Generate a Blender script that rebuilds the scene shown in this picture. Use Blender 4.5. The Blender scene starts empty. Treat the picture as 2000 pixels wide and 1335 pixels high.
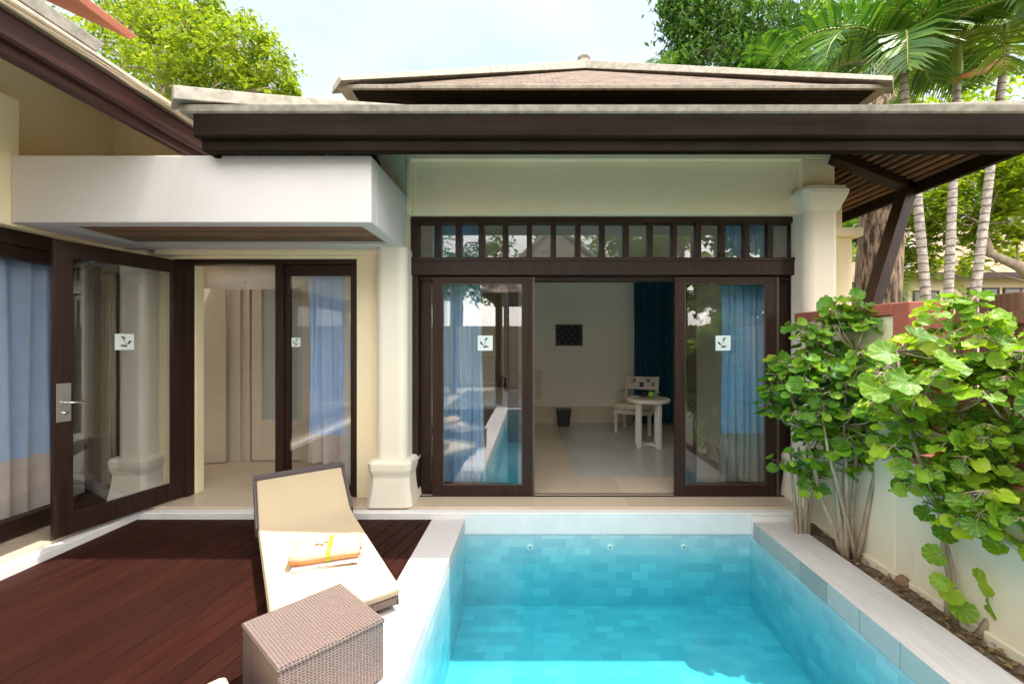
import bpy, bmesh, math, random
from mathutils import Vector, Matrix, Euler
R = math.radians
C = bpy.context.scene.collection
F, CX, CY = 810.0, 1042.0, 668.0
# world origin = the eye; room floor -1.54, deck -1.62, soil -1.66
FLOOR, DECK, SOIL, WATER = -1.54, -1.62, -1.655, -1.76

# ------------------------------------------------------------------ materials
class N:
    def __init__(s, name):
        s.m = bpy.data.materials.new(name); s.m.use_nodes = True
        s.t = s.m.node_tree; s.t.nodes.clear()
        s.out = s.t.nodes.new('ShaderNodeOutputMaterial')
    def n(s, typ, **kw):
        nd = s.t.nodes.new(typ)
        for k, v in kw.items():
            if k.startswith('_'): setattr(nd, k[1:], v)
            else: nd.inputs[k.replace('__', ' ')].default_value = v
        return nd
    def l(s, a, b): s.t.links.new(a, b)
    def ramp(s, fac, stops):
        r = s.t.nodes.new('ShaderNodeValToRGB'); e = r.color_ramp.elements
        while len(e) < len(stops): e.new(0.5)
        for el, (p, c) in zip(e, stops): el.position = p; el.color = (*c, 1)
        s.l(fac, r.inputs[0]); return r.outputs[0]
    def math(s, op, a, b=None):
        m = s.t.nodes.new('ShaderNodeMath'); m.operation = op
        for i, x in enumerate((a, b)):
            if x is None: continue
            if isinstance(x, (int, float)): m.inputs[i].default_value = x
            else: s.l(x, m.inputs[i])
        return m.outputs[0]
    def mix(s, fac, a, b, mode='MIX'):
        m = s.t.nodes.new('ShaderNodeMix'); m.data_type = 'RGBA'; m.blend_type = mode
        for sock, x in ((m.inputs[0], fac), (m.inputs[6], a), (m.inputs[7], b)):
            if isinstance(x, (int, float)): sock.default_value = x
            elif isinstance(x, tuple): sock.default_value = (*x, 1)
            else: s.l(x, sock)
        return m.outputs[2]
    def coords(s, kind='Object', scale=(1, 1, 1), rot=(0, 0, 0)):
        tc = s.t.nodes.new('ShaderNodeTexCoord'); mp = s.t.nodes.new('ShaderNodeMapping')
        mp.inputs['Scale'].default_value = scale; mp.inputs['Rotation'].default_value = rot
        s.l(tc.outputs[kind], mp.inputs[0]); return mp.outputs[0]
    def noise(s, vec, scale, detail=5, rough=.6, out=0):
        n = s.n('ShaderNodeTexNoise', Scale=scale, Detail=detail, Roughness=rough)
        s.l(vec, n.inputs['Vector']); return n.outputs[out]
    def principled(s, col, rough=.6, bump=None, bstr=.3, bdist=.01, spec=.5, metal=0.0, coat=0.0):
        p = s.n('ShaderNodeBsdfPrincipled')
        if isinstance(col, tuple): p.inputs['Base Color'].default_value = (*col, 1)
        else: s.l(col, p.inputs['Base Color'])
        if isinstance(rough, (int, float)): p.inputs['Roughness'].default_value = rough
        else: s.l(rough, p.inputs['Roughness'])
        p.inputs['Specular IOR Level'].default_value = spec
        p.inputs['Metallic'].default_value = metal
        p.inputs['Coat Weight'].default_value = coat
        if bump is not None:
            b = s.n('ShaderNodeBump', Strength=bstr, Distance=bdist); s.l(bump, b.inputs['Height'])
            s.l(b.outputs[0], p.inputs['Normal'])
        return p
    def done(s, p):
        s.l(p.outputs[0], s.out.inputs[0]); return s.m

def mul(c, k): return tuple(x*k for x in c)

def m_mottle(name, c1, c2, scale=3, rough=.7, bump=.15, bscale=60, bdist=.004, kind='Object', stretch=(1, 1, 1), spec=.4, lo=.3, hi=.7, metal=0.0, stain=None):
    s = N(name); v = s.coords(kind, stretch)
    f = s.noise(v, scale, 6, .62)
    col = s.ramp(f, [(lo, c1), (hi, c2)])
    if stain:
        sv = s.coords('Object', (2.2, 2.2, .35)); sf = s.noise(sv, 2.0, 6, .7)
        mask = s.ramp(sf, [(.56, (0, 0, 0)), (.8, (.55, .55, .55))])
        col = s.mix(mask, col, stain)
    b = s.noise(v, bscale, 4, .6)
    return s.done(s.principled(col, rough, b, bump, bdist, spec, metal))

def m_wood(name, c1, c2, rough=.4, axis='x', gscale=1.0, bump=.12, island=False, spec=.3, var=1.0):
    s = N(name)
    st = {'x': (1.2, 22, 22), 'y': (22, 1.2, 22), 'z': (22, 22, 1.2)}[axis]
    v = s.coords('Object', mul(st, gscale))
    f = s.noise(v, 1.6, 7, .65)
    col = s.ramp(f, [(.32, c1), (.7, c2)])
    if island:
        g = s.n('ShaderNodeNewGeometry')
        k = s.ramp(g.outputs['Random Per Island'], [(0, (1-.38*var, 1-.38*var, 1-.34*var)), (.5, (1, 1, 1)), (1, (1+.35*var, 1+.25*var, 1+.2*var))])
        col = s.mix(1.0, col, k, 'MULTIPLY')
    rg = s.ramp(s.noise(s.coords(), 3, 4), [(.3, (rough*.8,)*3), (.7, (min(1, rough*1.3),)*3)])
    return s.done(s.principled(col, rg, f, bump, .004, spec))

def m_leaf(name, cols, trans=.4, rough=.45, veins=None, tint=(1.25, 1.3, .55), var=None):
    s = N(name)
    g = s.n('ShaderNodeNewGeometry')
    n = len(cols)
    col = s.ramp(g.outputs['Random Per Island'], [(i/(n-1) if n > 1 else 0, c) for i, c in enumerate(cols)])
    if veins:
        uv = s.n('ShaderNodeUVMap'); sep = s.n('ShaderNodeSeparateXYZ'); s.l(uv.outputs[0], sep.inputs[0])
        # u = angle/2pi, v = radius from the petiole
        a = s.math('MULTIPLY', sep.outputs[0], 9.0); fr = s.math('FRACT', a)
        d = s.math('ABSOLUTE', s.math('SUBTRACT', fr, .5))
        w = s.math('GREATER_THAN', s.math('SUBTRACT', d, s.math('MULTIPLY', sep.outputs[1], -.06)), .455)
        nz = s.noise(s.coords('Object'), 28, 3)
        mott = s.ramp(nz, [(.5, (0, 0, 0)), (.72, (.55, .55, .55))])
        rnd = s.math('GREATER_THAN', s.math('FRACT', s.math('MULTIPLY', g.outputs['Random Per Island'], 37.0)), .45)
        fac = s.math('MAXIMUM', s.math('MULTIPLY', w, .55), s.math('MULTIPLY', mott, s.math('MULTIPLY', rnd, .9)))
        col = s.mix(fac, col, veins)
    cr = s.noise(s.coords('Object'), 34, 3) if veins else None
    p = s.principled(col, rough, cr, .55, .012, spec=.4)
    tr = s.n('ShaderNodeBsdfTranslucent')
    tc = s.mix(1.0, col, tint, 'MULTIPLY'); s.l(tc, tr.inputs[0])
    mx = s.n('ShaderNodeMixShader', Fac=trans)
    s.l(p.outputs[0], mx.inputs[1]); s.l(tr.outputs[0], mx.inputs[2])
    return s.done(mx)

def m_glass(name, tint=(.95, .96, .965), base=.10):
    s = N(name)
    lw = s.n('ShaderNodeLayerWeight', Blend=.5)
    f = s.math('ADD', s.math('MULTIPLY', s.math('POWER', lw.outputs['Facing'], 5.0), .93), base)
    t = s.n('ShaderNodeBsdfTransparent', Color=(*tint, 1)); g = s.n('ShaderNodeBsdfGlossy', Roughness=0.0)
    mx = s.n('ShaderNodeMixShader'); s.l(f, mx.inputs[0]); s.l(t.outputs[0], mx.inputs[1]); s.l(g.outputs[0], mx.inputs[2])
    return s.done(mx)

def m_water():
    s = N('pool_water')
    v = s.coords('Object', (1, 1, 1))
    h = s.noise(v, 5.5, 3, .5)
    b = s.n('ShaderNodeBump', Strength=.16, Distance=.03); s.l(h, b.inputs['Height'])
    lw = s.n('ShaderNodeLayerWeight', Blend=.5); s.l(b.outputs[0], lw.inputs['Normal'])
    f = s.math('ADD', s.math('MULTIPLY', s.math('POWER', lw.outputs['Facing'], 5.0), .9), .02)
    g = s.n('ShaderNodeNewGeometry'); sp = s.n('ShaderNodeSeparateXYZ'); s.l(g.outputs['True Normal'], sp.inputs[0])
    f = s.math('MULTIPLY', f, s.math('GREATER_THAN', s.math('ABSOLUTE', sp.outputs[2]), .5))
    t = s.n('ShaderNodeBsdfTransparent', Color=(.97, 1, 1, 1)); gl = s.n('ShaderNodeBsdfGlossy', Roughness=0.02)
    s.l(b.outputs[0], gl.inputs['Normal'])
    mx = s.n('ShaderNodeMixShader'); s.l(f, mx.inputs[0]); s.l(t.outputs[0], mx.inputs[1]); s.l(gl.outputs[0], mx.inputs[2])
    va = s.n('ShaderNodeVolumeAbsorption', Color=(0.0, .85, .95, 1), Density=1.16)
    s.l(va.outputs[0], s.out.inputs['Volume'])
    return s.done(mx)

def m_tiles(name, cols, bw, rh, mortar=(.3, .38, .38), rough=.45, msize=.003, offset=.5, bump=.2):
    s = N(name)
    v = s.coords('UV')
    br = s.n('ShaderNodeTexBrick', Scale=1.0); s.l(v, br.inputs['Vector'])
    br.inputs['Brick Width'].default_value = bw; br.inputs['Row Height'].default_value = rh
    br.inputs['Mortar Size'].default_value = msize; br.offset = offset
    br.inputs['Color1'].default_value = (0, 0, 0, 1); br.inputs['Color2'].default_value = (1, 1, 1, 1)
    br.inputs['Mortar'].default_value = (.5, .5, .5, 1); br.inputs['Mortar Smooth'].default_value = .2
    nz = s.noise(s.coords('UV', (7, 26, 1)), 1.0, 6, .7)
    n = len(cols)
    k = s.math('ADD', s.math('MULTIPLY', br.outputs[0], .8), s.math('MULTIPLY', nz, .22))
    col = s.ramp(k, [(i/(n-1), c) for i, c in enumerate(cols)])
    col = s.mix(br.outputs['Fac'], col, mortar)
    hb = s.math('SUBTRACT', 1.0, br.outputs['Fac'])
    return s.done(s.principled(col, rough, hb, bump, .003, .4))

def m_wicker(name, c1, c2, hole):
    s = N(name)
    v = s.coords('UV')
    sep = s.n('ShaderNodeSeparateXYZ'); s.l(v, sep.inputs[0])
    W, H = .0150, .0130
    row = s.math('FLOOR', s.math('DIVIDE', sep.outputs[1], H)); colm = s.math('FLOOR', s.math('DIVIDE', sep.outputs[0], W))
    par = s.math('MODULO', s.math('ABSOLUTE', s.math('ADD', row, colm)), 2.0)
    wob = s.math('MULTIPLY', s.math('SUBTRACT', s.noise(s.coords('UV', (30, 30, 1)), 1.0, 2), .5), .35)
    fx = s.math('FRACT', s.math('DIVIDE', sep.outputs[0], W)); fy = s.math('FRACT', s.math('DIVIDE', sep.outputs[1], H))
    hx = s.math('SINE', s.math('MULTIPLY', fx, math.pi)); hy = s.math('SINE', s.math('MULTIPLY', fy, math.pi))
    # strands cross over and under; open holes remain at the corners of the cells
    hgt = s.math('MAXIMUM', s.math('POWER', hx, 1.1), s.math('POWER', hy, .9))
    hgt = s.math('ADD', s.math('SUBTRACT', hgt, s.math('MULTIPLY', par, .10)), s.math('MULTIPLY', wob, .5))
    nz = s.noise(s.coords('UV', (60, 160, 1)), 1.0, 3)
    base = s.ramp(nz, [(.3, c1), (.7, c2)])
    col = s.mix(s.ramp(hgt, [(.52, (0, 0, 0)), (.80, (1, 1, 1))]), hole, base)
    return s.done(s.principled(col, .42, hgt, .9, .006, .5))

def m_emit(name, col, st):
    s = N(name); e = s.n('ShaderNodeEmission', Color=(*col, 1), Strength=st); return s.done(e)

def m_plain(name, col, rough=.5, metal=0.0, spec=.5, var=.12, scale=8, coat=0.0):
    s = N(name); f = s.noise(s.coords(), scale, 5)
    c = s.ramp(f, [(.3, mul(col, 1-var)), (.7, mul(col, 1+var))])
    b = s.noise(s.coords(), 90, 3)
    return s.done(s.principled(c, rough, b, .06, .003, spec, metal, coat))

M = {}
M['cream'] = m_mottle('cream_stucco', (.87, .755, .515), (.905, .805, .57), 1.6, .85, .25, 45, .004, stain=(.77, .665, .47))
M['white'] = m_mottle('white_stucco', (.63, .61, .61), (.67, .655, .655), 1.8, .85, .22, 45, .004)
M['garden_wall'] = m_mottle('garden_wall_stucco', (.74, .68, .53), (.80, .75, .60), 1.4, .85, .25, 40, .004, stain=(.50, .44, .30))
M['colwhite'] = m_mottle('column_cream', (.76, .705, .60), (.80, .75, .645), 1.8, .85, .2, 45, .004)
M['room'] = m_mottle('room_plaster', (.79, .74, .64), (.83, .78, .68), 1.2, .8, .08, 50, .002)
M['redpaint'] = m_mottle('red_oxide_paint', (.33, .095, .075), (.40, .125, .095), 4, .7, .2, 40, .004, stain=(.25, .09, .07))
M['wood_x'] = m_wood('dark_timber_x', (.020, .0098, .0074), (.042, .021, .0155), .38, 'x', spec=.22)
M['wood_y'] = m_wood('dark_timber_y', (.020, .0098, .0074), (.042, .021, .0155), .38, 'y', spec=.22)
M['wood_z'] = m_wood('dark_timber_z', (.020, .0098, .0074), (.042, .021, .0155), .38, 'z', spec=.22)
M['fascia'] = m_wood('stained_fascia', (.0085, .0056, .0033), (.019, .0130, .0078), .6, 'x', .5, spec=.06)
M['fascia_y'] = m_wood('stained_fascia_red', (.030, .0105, .0085), (.056, .020, .0155), .42, 'y', .5)
M['soffit'] = m_wood('soffit_slats', (.12, .066, .038), (.22, .13, .078), .6, 'y', 1, .15, True)
M['soffit_x'] = m_wood('soffit_boards', (.15, .085, .05), (.27, .165, .10), .55, 'x', .6, .2, True)
M['deck'] = m_wood('deck_boards', (.0190, .0050, .0032), (.0345, .0086, .0050), .62, 'y', .55, .18, True, spec=.12, var=.5)
M['conc'] = m_mottle('weathered_concrete', (.17, .16, .135), (.33, .305, .255), 14, .9, .5, 60, .006, lo=.28, hi=.66, stain=(.10, .09, .07))
M['moss'] = m_mottle('mossy_roof_edge', (.11, .085, .05), (.36, .29, .19), 3.5, .95, .8, 26, .012, stretch=(7, .6, 7), lo=.3, hi=.68)
M['redtile'] = m_mottle('faded_red_roof', (.50, .17, .11), (.66, .27, .18), 3, .8, .3, 20, .006, stain=(.22, .10, .08))
M['shingle'] = m_tiles('wood_shingles', [(.060, .042, .030), (.105, .074, .052), (.17, .122, .088), (.12, .086, .062)], .16, .09, (.04, .026, .018), .85, .006, .5, .6)
M['oldshingle'] = m_tiles('grey_shingles', [(.22, .17, .14), (.33, .27, .22), (.44, .37, .31)], .22, .16, (.07, .055, .045), .9, .01, .5, .6)
M['clay'] = m_tiles('clay_roof_tiles', [(.20, .135, .09), (.28, .195, .13), (.34, .25, .175)], .24, .2, (.20, .13, .09), .85, .014, .5, .6)
M['coping'] = m_mottle('grey_sandstone', (.52, .50, .52), (.66, .64, .65), 2.5, .75, .2, 70, .003, stretch=(9, 1, 1))
M['coping_tile'] = m_tiles('sandstone_coping', [(.56, .54, .555), (.61, .59, .60), (.66, .64, .645)], .6, 1.0, (.5, .48, .49), .72, .002, .0, .1)
M['kerbwhite'] = m_mottle('white_terrazzo', (.72, .715, .72), (.80, .795, .80), 6, .7, .15, 90, .002)
M['marble'] = m_tiles('beige_marble', [(.50, .40, .30), (.56, .46, .355), (.62, .52, .41)], .9, .6, (.42, .33, .25), .22, .0015, .0, .03)
M['greymarble'] = m_tiles('pale_grey_marble', [(.44, .42, .39), (.48, .46, .43), (.52, .50, .47)], .6, .6, (.38, .36, .33), .16, .002, .0, .03)
M['pooltile'] = m_tiles('green_pool_stone', [(.32, .47, .52), (.40, .54, .585), (.44, .575, .615), (.48, .61, .64), (.60, .71, .72)], .15, .075, (.42, .54, .57), .4, .002, .5, .1)
M['slate'] = m_tiles('wet_slate_face', [(.20, .235, .23), (.46, .49, .475), (.30, .335, .325), (.54, .57, .55), (.40, .43, .42)], .28, .2, (.2, .24, .23), .35, .003, .0, .1)
M['water'] = m_water()
M['glass'] = m_glass('window_glass')
M['frost'] = m_mottle('frosted_glass', (.42, .47, .45), (.46, .50, .48), 2, .35, .02)
M['curt'] = m_plain('blue_curtain', (.50, .655, .92), .9, var=.05, spec=.1)
M['curtb'] = m_plain('beige_curtain_band', (.72, .62, .56), .9, var=.05, spec=.1)
M['curtd'] = m_plain('teal_blackout_curtain', (.016, .085, .125), .85, var=.1, spec=.15)
M['cushion'] = m_mottle('beige_canvas', (.545, .45, .31), (.585, .485, .34), 4, .9, .25, 420, .0015, spec=.15)
M['wicker'] = m_wicker('brown_wicker', (.175, .122, .105), (.31, .23, .205), (.030, .02, .017))
M['wickerd'] = m_wicker('dark_wicker', (.10, .085, .10), (.17, .145, .16), (.02, .016, .018))
M['steel'] = m_plain('brushed_steel', (.62, .60, .58), .28, 1.0, var=.05)
M['sticker'] = m_plain('sticker_white', (.70, .76, .76), .6, var=.03)
M['emblem'] = m_plain('emblem_green', (.025, .04, .035), .6)
M['towel'] = m_mottle('peach_towel', (.63, .41, .27), (.71, .50, .36), 3, .95, .6, 260, .003, stretch=(1, 1, 1), spec=.05)
M['towelo'] = m_mottle('orange_towel', (.74, .27, .10), (.82, .38, .17), 4, .95, .6, 260, .003, spec=.05)
M['towelw'] = m_mottle('white_towel', (.70, .64, .59), (.76, .70, .65), 4, .95, .6, 260, .003, spec=.05)
M['ribbon'] = m_plain('green_ribbon', (.34, .46, .03), .5)
M['petal'] = m_plain('white_petal', (.86, .84, .80), .5, var=.04)
M['yellow'] = m_plain('yellow_petal', (.80, .55, .08), .5)
M['furn'] = m_plain('cream_lacquer', (.62, .57, .49), .4, var=.06)
M['furnw'] = m_plain('white_lacquer', (.70, .68, .64), .3, var=.04)
M['seat'] = m_plain('seat_fabric', (.62, .52, .38), .9)
M['black'] = m_plain('black_plastic', (.014, .013, .014), .35)
M['navy'] = m_plain('navy_cloth', (.012, .013, .024), .8)
M['olive'] = m_plain('olive_gilt_frame', (.085, .07, .035), .45)
M['dots'] = m_plain('woven_dots', (.11, .12, .17), .8)
M['apple'] = m_plain('green_apple', (.22, .40, .035), .3, var=.2, scale=20)
M['grape'] = m_plain('dark_grape', (.035, .012, .02), .25)
M['plate'] = m_plain('cream_plate', (.60, .56, .36), .3)
M['bamboo'] = m_mottle('bamboo_blind', (.26, .15, .045), (.42, .26, .09), 2, .7, .5, 30, .004, stretch=(3, 3, 60))
M['cloth'] = m_plain('white_muslin', (.88, .80, .74), .9, var=.03)
M['doorcream'] = m_plain('cream_door_paint', (.66, .59, .49), .5, var=.04)
M['soil'] = m_mottle('dry_soil', (.085, .058, .040), (.25, .185, .135), 14, .95, .9, 60, .02)
M['ground'] = m_mottle('garden_earth', (.08, .09, .035), (.18, .15, .085), 2, .95, .6, 20, .02)
M['path'] = m_mottle('paved_path', (.40, .36, .30), (.50, .46, .40), 3, .9, .3, 30, .01)
M['litter'] = m_leaf('dry_leaves', [(.10, .055, .03), (.22, .13, .07), (.30, .20, .10), (.16, .12, .08), (.35, .26, .06)], .1, .8)
M['stone'] = m_mottle('brown_stone', (.16, .095, .06), (.32, .21, .14), 9, .9, .8, 30, .02)
M['fence'] = m_wood('weathered_fence', (.115, .060, .036), (.25, .145, .092), .8, 'z', .5, .4, True)
M['bark'] = m_mottle('rough_bark', (.045, .028, .019), (.36, .255, .185), 2.0, .95, 1.0, 5, .06, stretch=(7, 7, 1.3), lo=.40, hi=.60)
M['barkp'] = m_mottle('pale_bark', (.22, .165, .12), (.42, .35, .28), 6, .9, .5, 40, .01, stretch=(2, 2, .7))
M['stem'] = m_mottle('shrub_stem', (.26, .20, .14), (.52, .44, .34), 9, .8, .5, 50, .006, stretch=(2, 2, .6))
M['greenshaft'] = m_plain('green_crownshaft', (.26, .32, .07), .4, var=.25, scale=3)
M['blue'] = m_plain('blue_panel', (.015, .035, .28), .4)
M['whitep'] = m_plain('white_panel', (.75, .78, .80), .5)
M['neighbour'] = m_mottle('neighbour_wall', (.56, .48, .33), (.62, .54, .39), 1, .85, .1, 30, .004)
M['curtp'] = m_plain('sky_blue_curtain', (.46, .72, .93), .9, var=.05, spec=.1)
M['curtg'] = m_plain('grey_curtain_band', (.50, .52, .48), .9, var=.05, spec=.1)
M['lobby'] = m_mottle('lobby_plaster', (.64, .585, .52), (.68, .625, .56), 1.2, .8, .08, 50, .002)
M['darkglass'] = m_plain('dark_window', (.03, .035, .035), .12)
M['jet'] = m_plain('white_plastic', (.82, .86, .84), .35)
M['postwood'] = m_wood('red_post', (.10, .032, .022), (.17, .06, .04), .45, 'z')
M['shrub1'] = m_leaf('shrub_leaf', [(.055, .18, .02), (.11, .28, .024), (.19, .38, .028), (.32, .48, .034)], .48, .4, (.22, .36, .09))
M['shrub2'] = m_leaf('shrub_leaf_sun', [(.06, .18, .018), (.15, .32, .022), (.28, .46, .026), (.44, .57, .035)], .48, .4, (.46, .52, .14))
M['treeL'] = m_leaf('yellow_green_leaf', [(.10, .17, .014), (.18, .27, .018), (.27, .35, .022), (.36, .40, .025)], .5, .5)
M['treeR'] = m_leaf('deep_green_leaf', [(.022, .072, .012), (.042, .125, .016), (.070, .17, .02), (.12, .21, .03)], .4, .5)
M['treeM'] = m_leaf('mid_green_leaf', [(.040, .105, .013), (.075, .165, .016), (.14, .25, .02), (.22, .32, .028)], .5, .5)
M['palm'] = m_leaf('palm_leaflet', [(.024, .085, .016), (.048, .13, .020), (.085, .185, .024), (.15, .25, .032)], .30, .36)
M['palmy'] = m_leaf('yellow_palm_leaflet', [(.08, .16, .018), (.16, .25, .022), (.24, .31, .03)], .4, .4)
M['rachis'] = m_plain('palm_rachis', (.26, .27, .06), .5)
M['rachiso'] = m_plain('orange_sheath', (.42, .17, .035), .6)
M['brownstrip'] = m_plain('weather_strip', (.09, .06, .045), .4)

def m_palmtrunk():
    s = N('ringed_palm_trunk')
    v = s.coords('Object')
    sep = s.n('ShaderNodeSeparateXYZ'); s.l(v, sep.inputs[0])
    nz = s.noise(v, 4.0, 4)
    z = s.math('ADD', s.math('MULTIPLY', sep.outputs[2], 8.5), s.math('MULTIPLY', nz, .8))
    fr = s.math('FRACT', z)
    ring = s.math('LESS_THAN', fr, .13)
    base = s.ramp(s.noise(v, 16, 6, .7), [(.3, (.20, .17, .15)), (.62, (.58, .53, .50))])
    col = s.mix(ring, base, (.07, .055, .045))
    return s.done(s.principled(col, .85, fr, .4, .01, .3))
M['palmtrunk'] = m_palmtrunk()

# ------------------------------------------------------------------ mesh builder
class MB:
    def __init__(s): s.v = []; s.f = []; s.m = []; s.uv = {}
    def face(s, pts, m=0, uv=None):
        i = len(s.v); s.v += [tuple(p) for p in pts]
        if uv: s.uv[len(s.f)] = uv
        s.f.append(tuple(range(i, i+len(pts)))); s.m.append(m)
    def faces(s, vs, fs, m=0):
        i = len(s.v); s.v += [tuple(p) for p in vs]
        for f in fs: s.f.append(tuple(a+i for a in f)); s.m.append(m)
    def box(s, x0, x1, y0, y1, z0, z1, m=0):
        s.hexa([(x0, y0, z0), (x1, y0, z0), (x1, y1, z0), (x0, y1, z0), (x0, y0, z1), (x1, y0, z1), (x1, y1, z1), (x0, y1, z1)], m)
        return s
    def hexa(s, p, m=0):
        s.faces(p, [(0, 3, 2, 1), (4, 5, 6, 7), (0, 1, 5, 4), (1, 2, 6, 5), (2, 3, 7, 6), (3, 0, 4, 7)], m); return s
    def bar(s, a, b, w, h, up=(0, 0, 1), m=0):
        a = Vector(a); b = Vector(b); d = (b-a).normalized(); u = Vector(up)
        sd = d.cross(u).normalized(); u = sd.cross(d).normalized()
        p = []
        for q in (a, b):
            for i, j in ((-1, -1), (1, -1), (1, 1), (-1, 1)): p.append(q+sd*(w/2*i)+u*(h/2*j))
        s.faces(p, [(0, 3, 2, 1), (4, 5, 6, 7), (0, 1, 5, 4), (1, 2, 6, 5), (2, 3, 7, 6), (3, 0, 4, 7)], m); return s
    def loft(s, rings, m=0, caps=True, closed=True):
        n = len(rings[0]); base = len(s.v)
        for r in rings: s.v += [tuple(p) for p in r]
        for i in range(len(rings)-1):
            for j in range(n if closed else n-1):
                a = base+i*n+j; b = base+i*n+(j+1) % n
                s.f.append((a, b, b+n, a+n)); s.m.append(m)
        if caps and closed:
            s.f.append(tuple(base+j for j in range(n-1, -1, -1))); s.m.append(m)
            o = base+(len(rings)-1)*n
            s.f.append(tuple(o+j for j in range(n))); s.m.append(m)
        return s
    def tube(s, pts, rad, n=8, m=0, caps=True):
        pts = [Vector(p) for p in pts]
        if isinstance(rad, (int, float)): rad = [rad]*len(pts)
        rings = []; ref = None
        for i, p in enumerate(pts):
            d = (pts[min(i+1, len(pts)-1)]-pts[max(i-1, 0)]).normalized()
            if ref is None: ref = Vector((0, 0, 1)) if abs(d.z) < .9 else Vector((1, 0, 0))
            sd = d.cross(ref).normalized(); u = sd.cross(d).normalized(); ref = u
            rings.append([p+sd*(math.cos(2*math.pi*k/n)*rad[i])+u*(math.sin(2*math.pi*k/n)*rad[i]) for k in range(n)])
        return s.loft(rings, m, caps)
    def lathe(s, prof, c, n=24, m=0):
        return s.loft([[(c[0]+r*math.cos(2*math.pi*k/n), c[1]+r*math.sin(2*math.pi*k/n), c[2]+z) for k in range(n)] for r, z in prof], m)
    def build(s, name, mats, parent=None, smooth=False, bevel=0, recalc=True, seg=2, uvmode='box'):
        me = bpy.data.meshes.new(name)
        me.from_pydata(s.v, [], s.f)
        if not isinstance(mats, (list, tuple)): mats = [mats]
        for mt in mats: me.materials.append(M[mt] if isinstance(mt, str) else mt)
        if len(mats) > 1: me.polygons.foreach_set('material_index', s.m)
        if recalc:
            bm = bmesh.new(); bm.from_mesh(me); bmesh.ops.recalc_face_normals(bm, faces=bm.faces); bm.to_mesh(me); bm.free()
        uvl = me.uv_layers.new(name='UVMap')
        if s.uv:
            for i, p in enumerate(me.polygons):
                u = s.uv.get(i)
                if u:
                    for k, li in enumerate(p.loop_indices): uvl.data[li].uv = u[k]
        elif uvmode == 'box':
            vs = me.vertices
            for p in me.polygons:
                nx, ny, nz = (abs(c) for c in p.normal)
                for li in p.loop_indices:
                    x, y, z = vs[me.loops[li].vertex_index].co
                    if nz >= nx and nz >= ny: uvl.data[li].uv = (x, y)
                    elif nx >= ny: uvl.data[li].uv = (y, z)
                    else: uvl.data[li].uv = (x, z)
        if smooth: me.polygons.foreach_set('use_smooth', [True]*len(me.polygons))
        me.update()
        o = bpy.data.objects.new(name, me); C.objects.link(o)
        if bevel:
            b = o.modifiers.new('edge', 'BEVEL'); b.width = bevel; b.segments = seg; b.limit_method = 'ANGLE'; b.angle_limit = R(35)
            b.harden_normals = False
        if parent is not None: adopt(o, parent)
        return o

def wmat(o):
    m = Matrix.Translation(o.location) @ o.rotation_euler.to_matrix().to_4x4()
    return m if o.parent is None else wmat(o.parent) @ o.matrix_parent_inverse @ m
def adopt(o, parent):
    o.parent = parent; o.matrix_parent_inverse = wmat(parent).inverted()
def thing(name, label, cat, loc=(0, 0, 0), group=None):
    o = bpy.data.objects.new(name, None); C.objects.link(o); o.empty_display_size = .1
    o.location = loc; o['label'] = label; o['category'] = cat
    if group: o['group'] = group
    return o
def tag(o, label, cat, group=None, kind=None):
    o['label'] = label; o['category'] = cat
    if group: o['group'] = group
    if kind: o['kind'] = kind
    return o
def struct(o, label=None):
    o['kind'] = 'structure'
    if label: o['label'] = label
    return o
def copy_tree(o, parent=None):
    c = o.copy(); C.objects.link(c)
    if parent is not None: c.parent = parent
    for ch in [x for x in bpy.data.objects if x.parent == o]: copy_tree(ch, c)
    return c
def P(px, py, Y): return Vector(((px-CX)/F*Y, Y, (CY-py)/F*Y))

# ------------------------------------------------------------------ setting: ground, deck, pool
PX0, PX1, PY0, PY1 = -.63, 1.98, -1.7, 3.80
def plane_holes(rect, hole, z, name, mat):
    x0, x1, y0, y1 = rect; a, b, c, d = hole
    mb = MB()
    for q in ((x0, a, y0, y1), (b, x1, y0, y1), (a, b, y0, c), (a, b, d, y1)):
        mb.face([(q[0], q[2], z), (q[1], q[2], z), (q[1], q[3], z), (q[0], q[3], z)])
    return mb.build(name, mat, recalc=False)
struct(plane_holes((-150, 150, -120, 240), (-4.6, 2.7, -2.2, 11.9), -1.70, 'ground', 'ground'))

mb = MB(); ang = R(-14); w = .115; gap = .006
ca, sa = math.cos(ang), math.sin(ang)
# deck boards: long boards at a slight angle, clipped to the deck rectangle
def clip(poly, fn):
    out = []
    for i in range(len(poly)):
        a, b = poly[i], poly[(i+1) % len(poly)]; fa, fb = fn(a), fn(b)
        if fa >= 0: out.append(a)
        if (fa >= 0) != (fb >= 0):
            t = fa/(fa-fb); out.append((a[0]+(b[0]-a[0])*t, a[1]+(b[1]-a[1])*t))
    return out
rnd = random.Random(4)
for i in range(-40, 60):
    u0, u1 = i*(w+gap), i*(w+gap)+w
    q = [(u0, -8), (u1, -8), (u1, 8), (u0, 8)]
    q = [(-2.3+x*ca-y*sa, 1+x*sa+y*ca) for x, y in q]
    for fn in (lambda p: p[0]+3.628, lambda p: -.932-p[0], lambda p: p[1]+1.7, lambda p: 3.797-p[1]): 
        q = clip(q, fn)
        if len(q) < 3: break
    if len(q) < 3: continue
    n = len(q)
    mb.faces([(x, y, DECK-.025) for x, y in q]+[(x, y, DECK) for x, y in q],
             [tuple(range(n-1, -1, -1)), tuple(range(n, 2*n))]+[(k, (k+1) % n, n+(k+1) % n, n+k) for k in range(n)])
dk = mb.build('deck', 'deck', bevel=.002, seg=1); struct(dk, 'dark red timber deck boards beside the pool')
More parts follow.
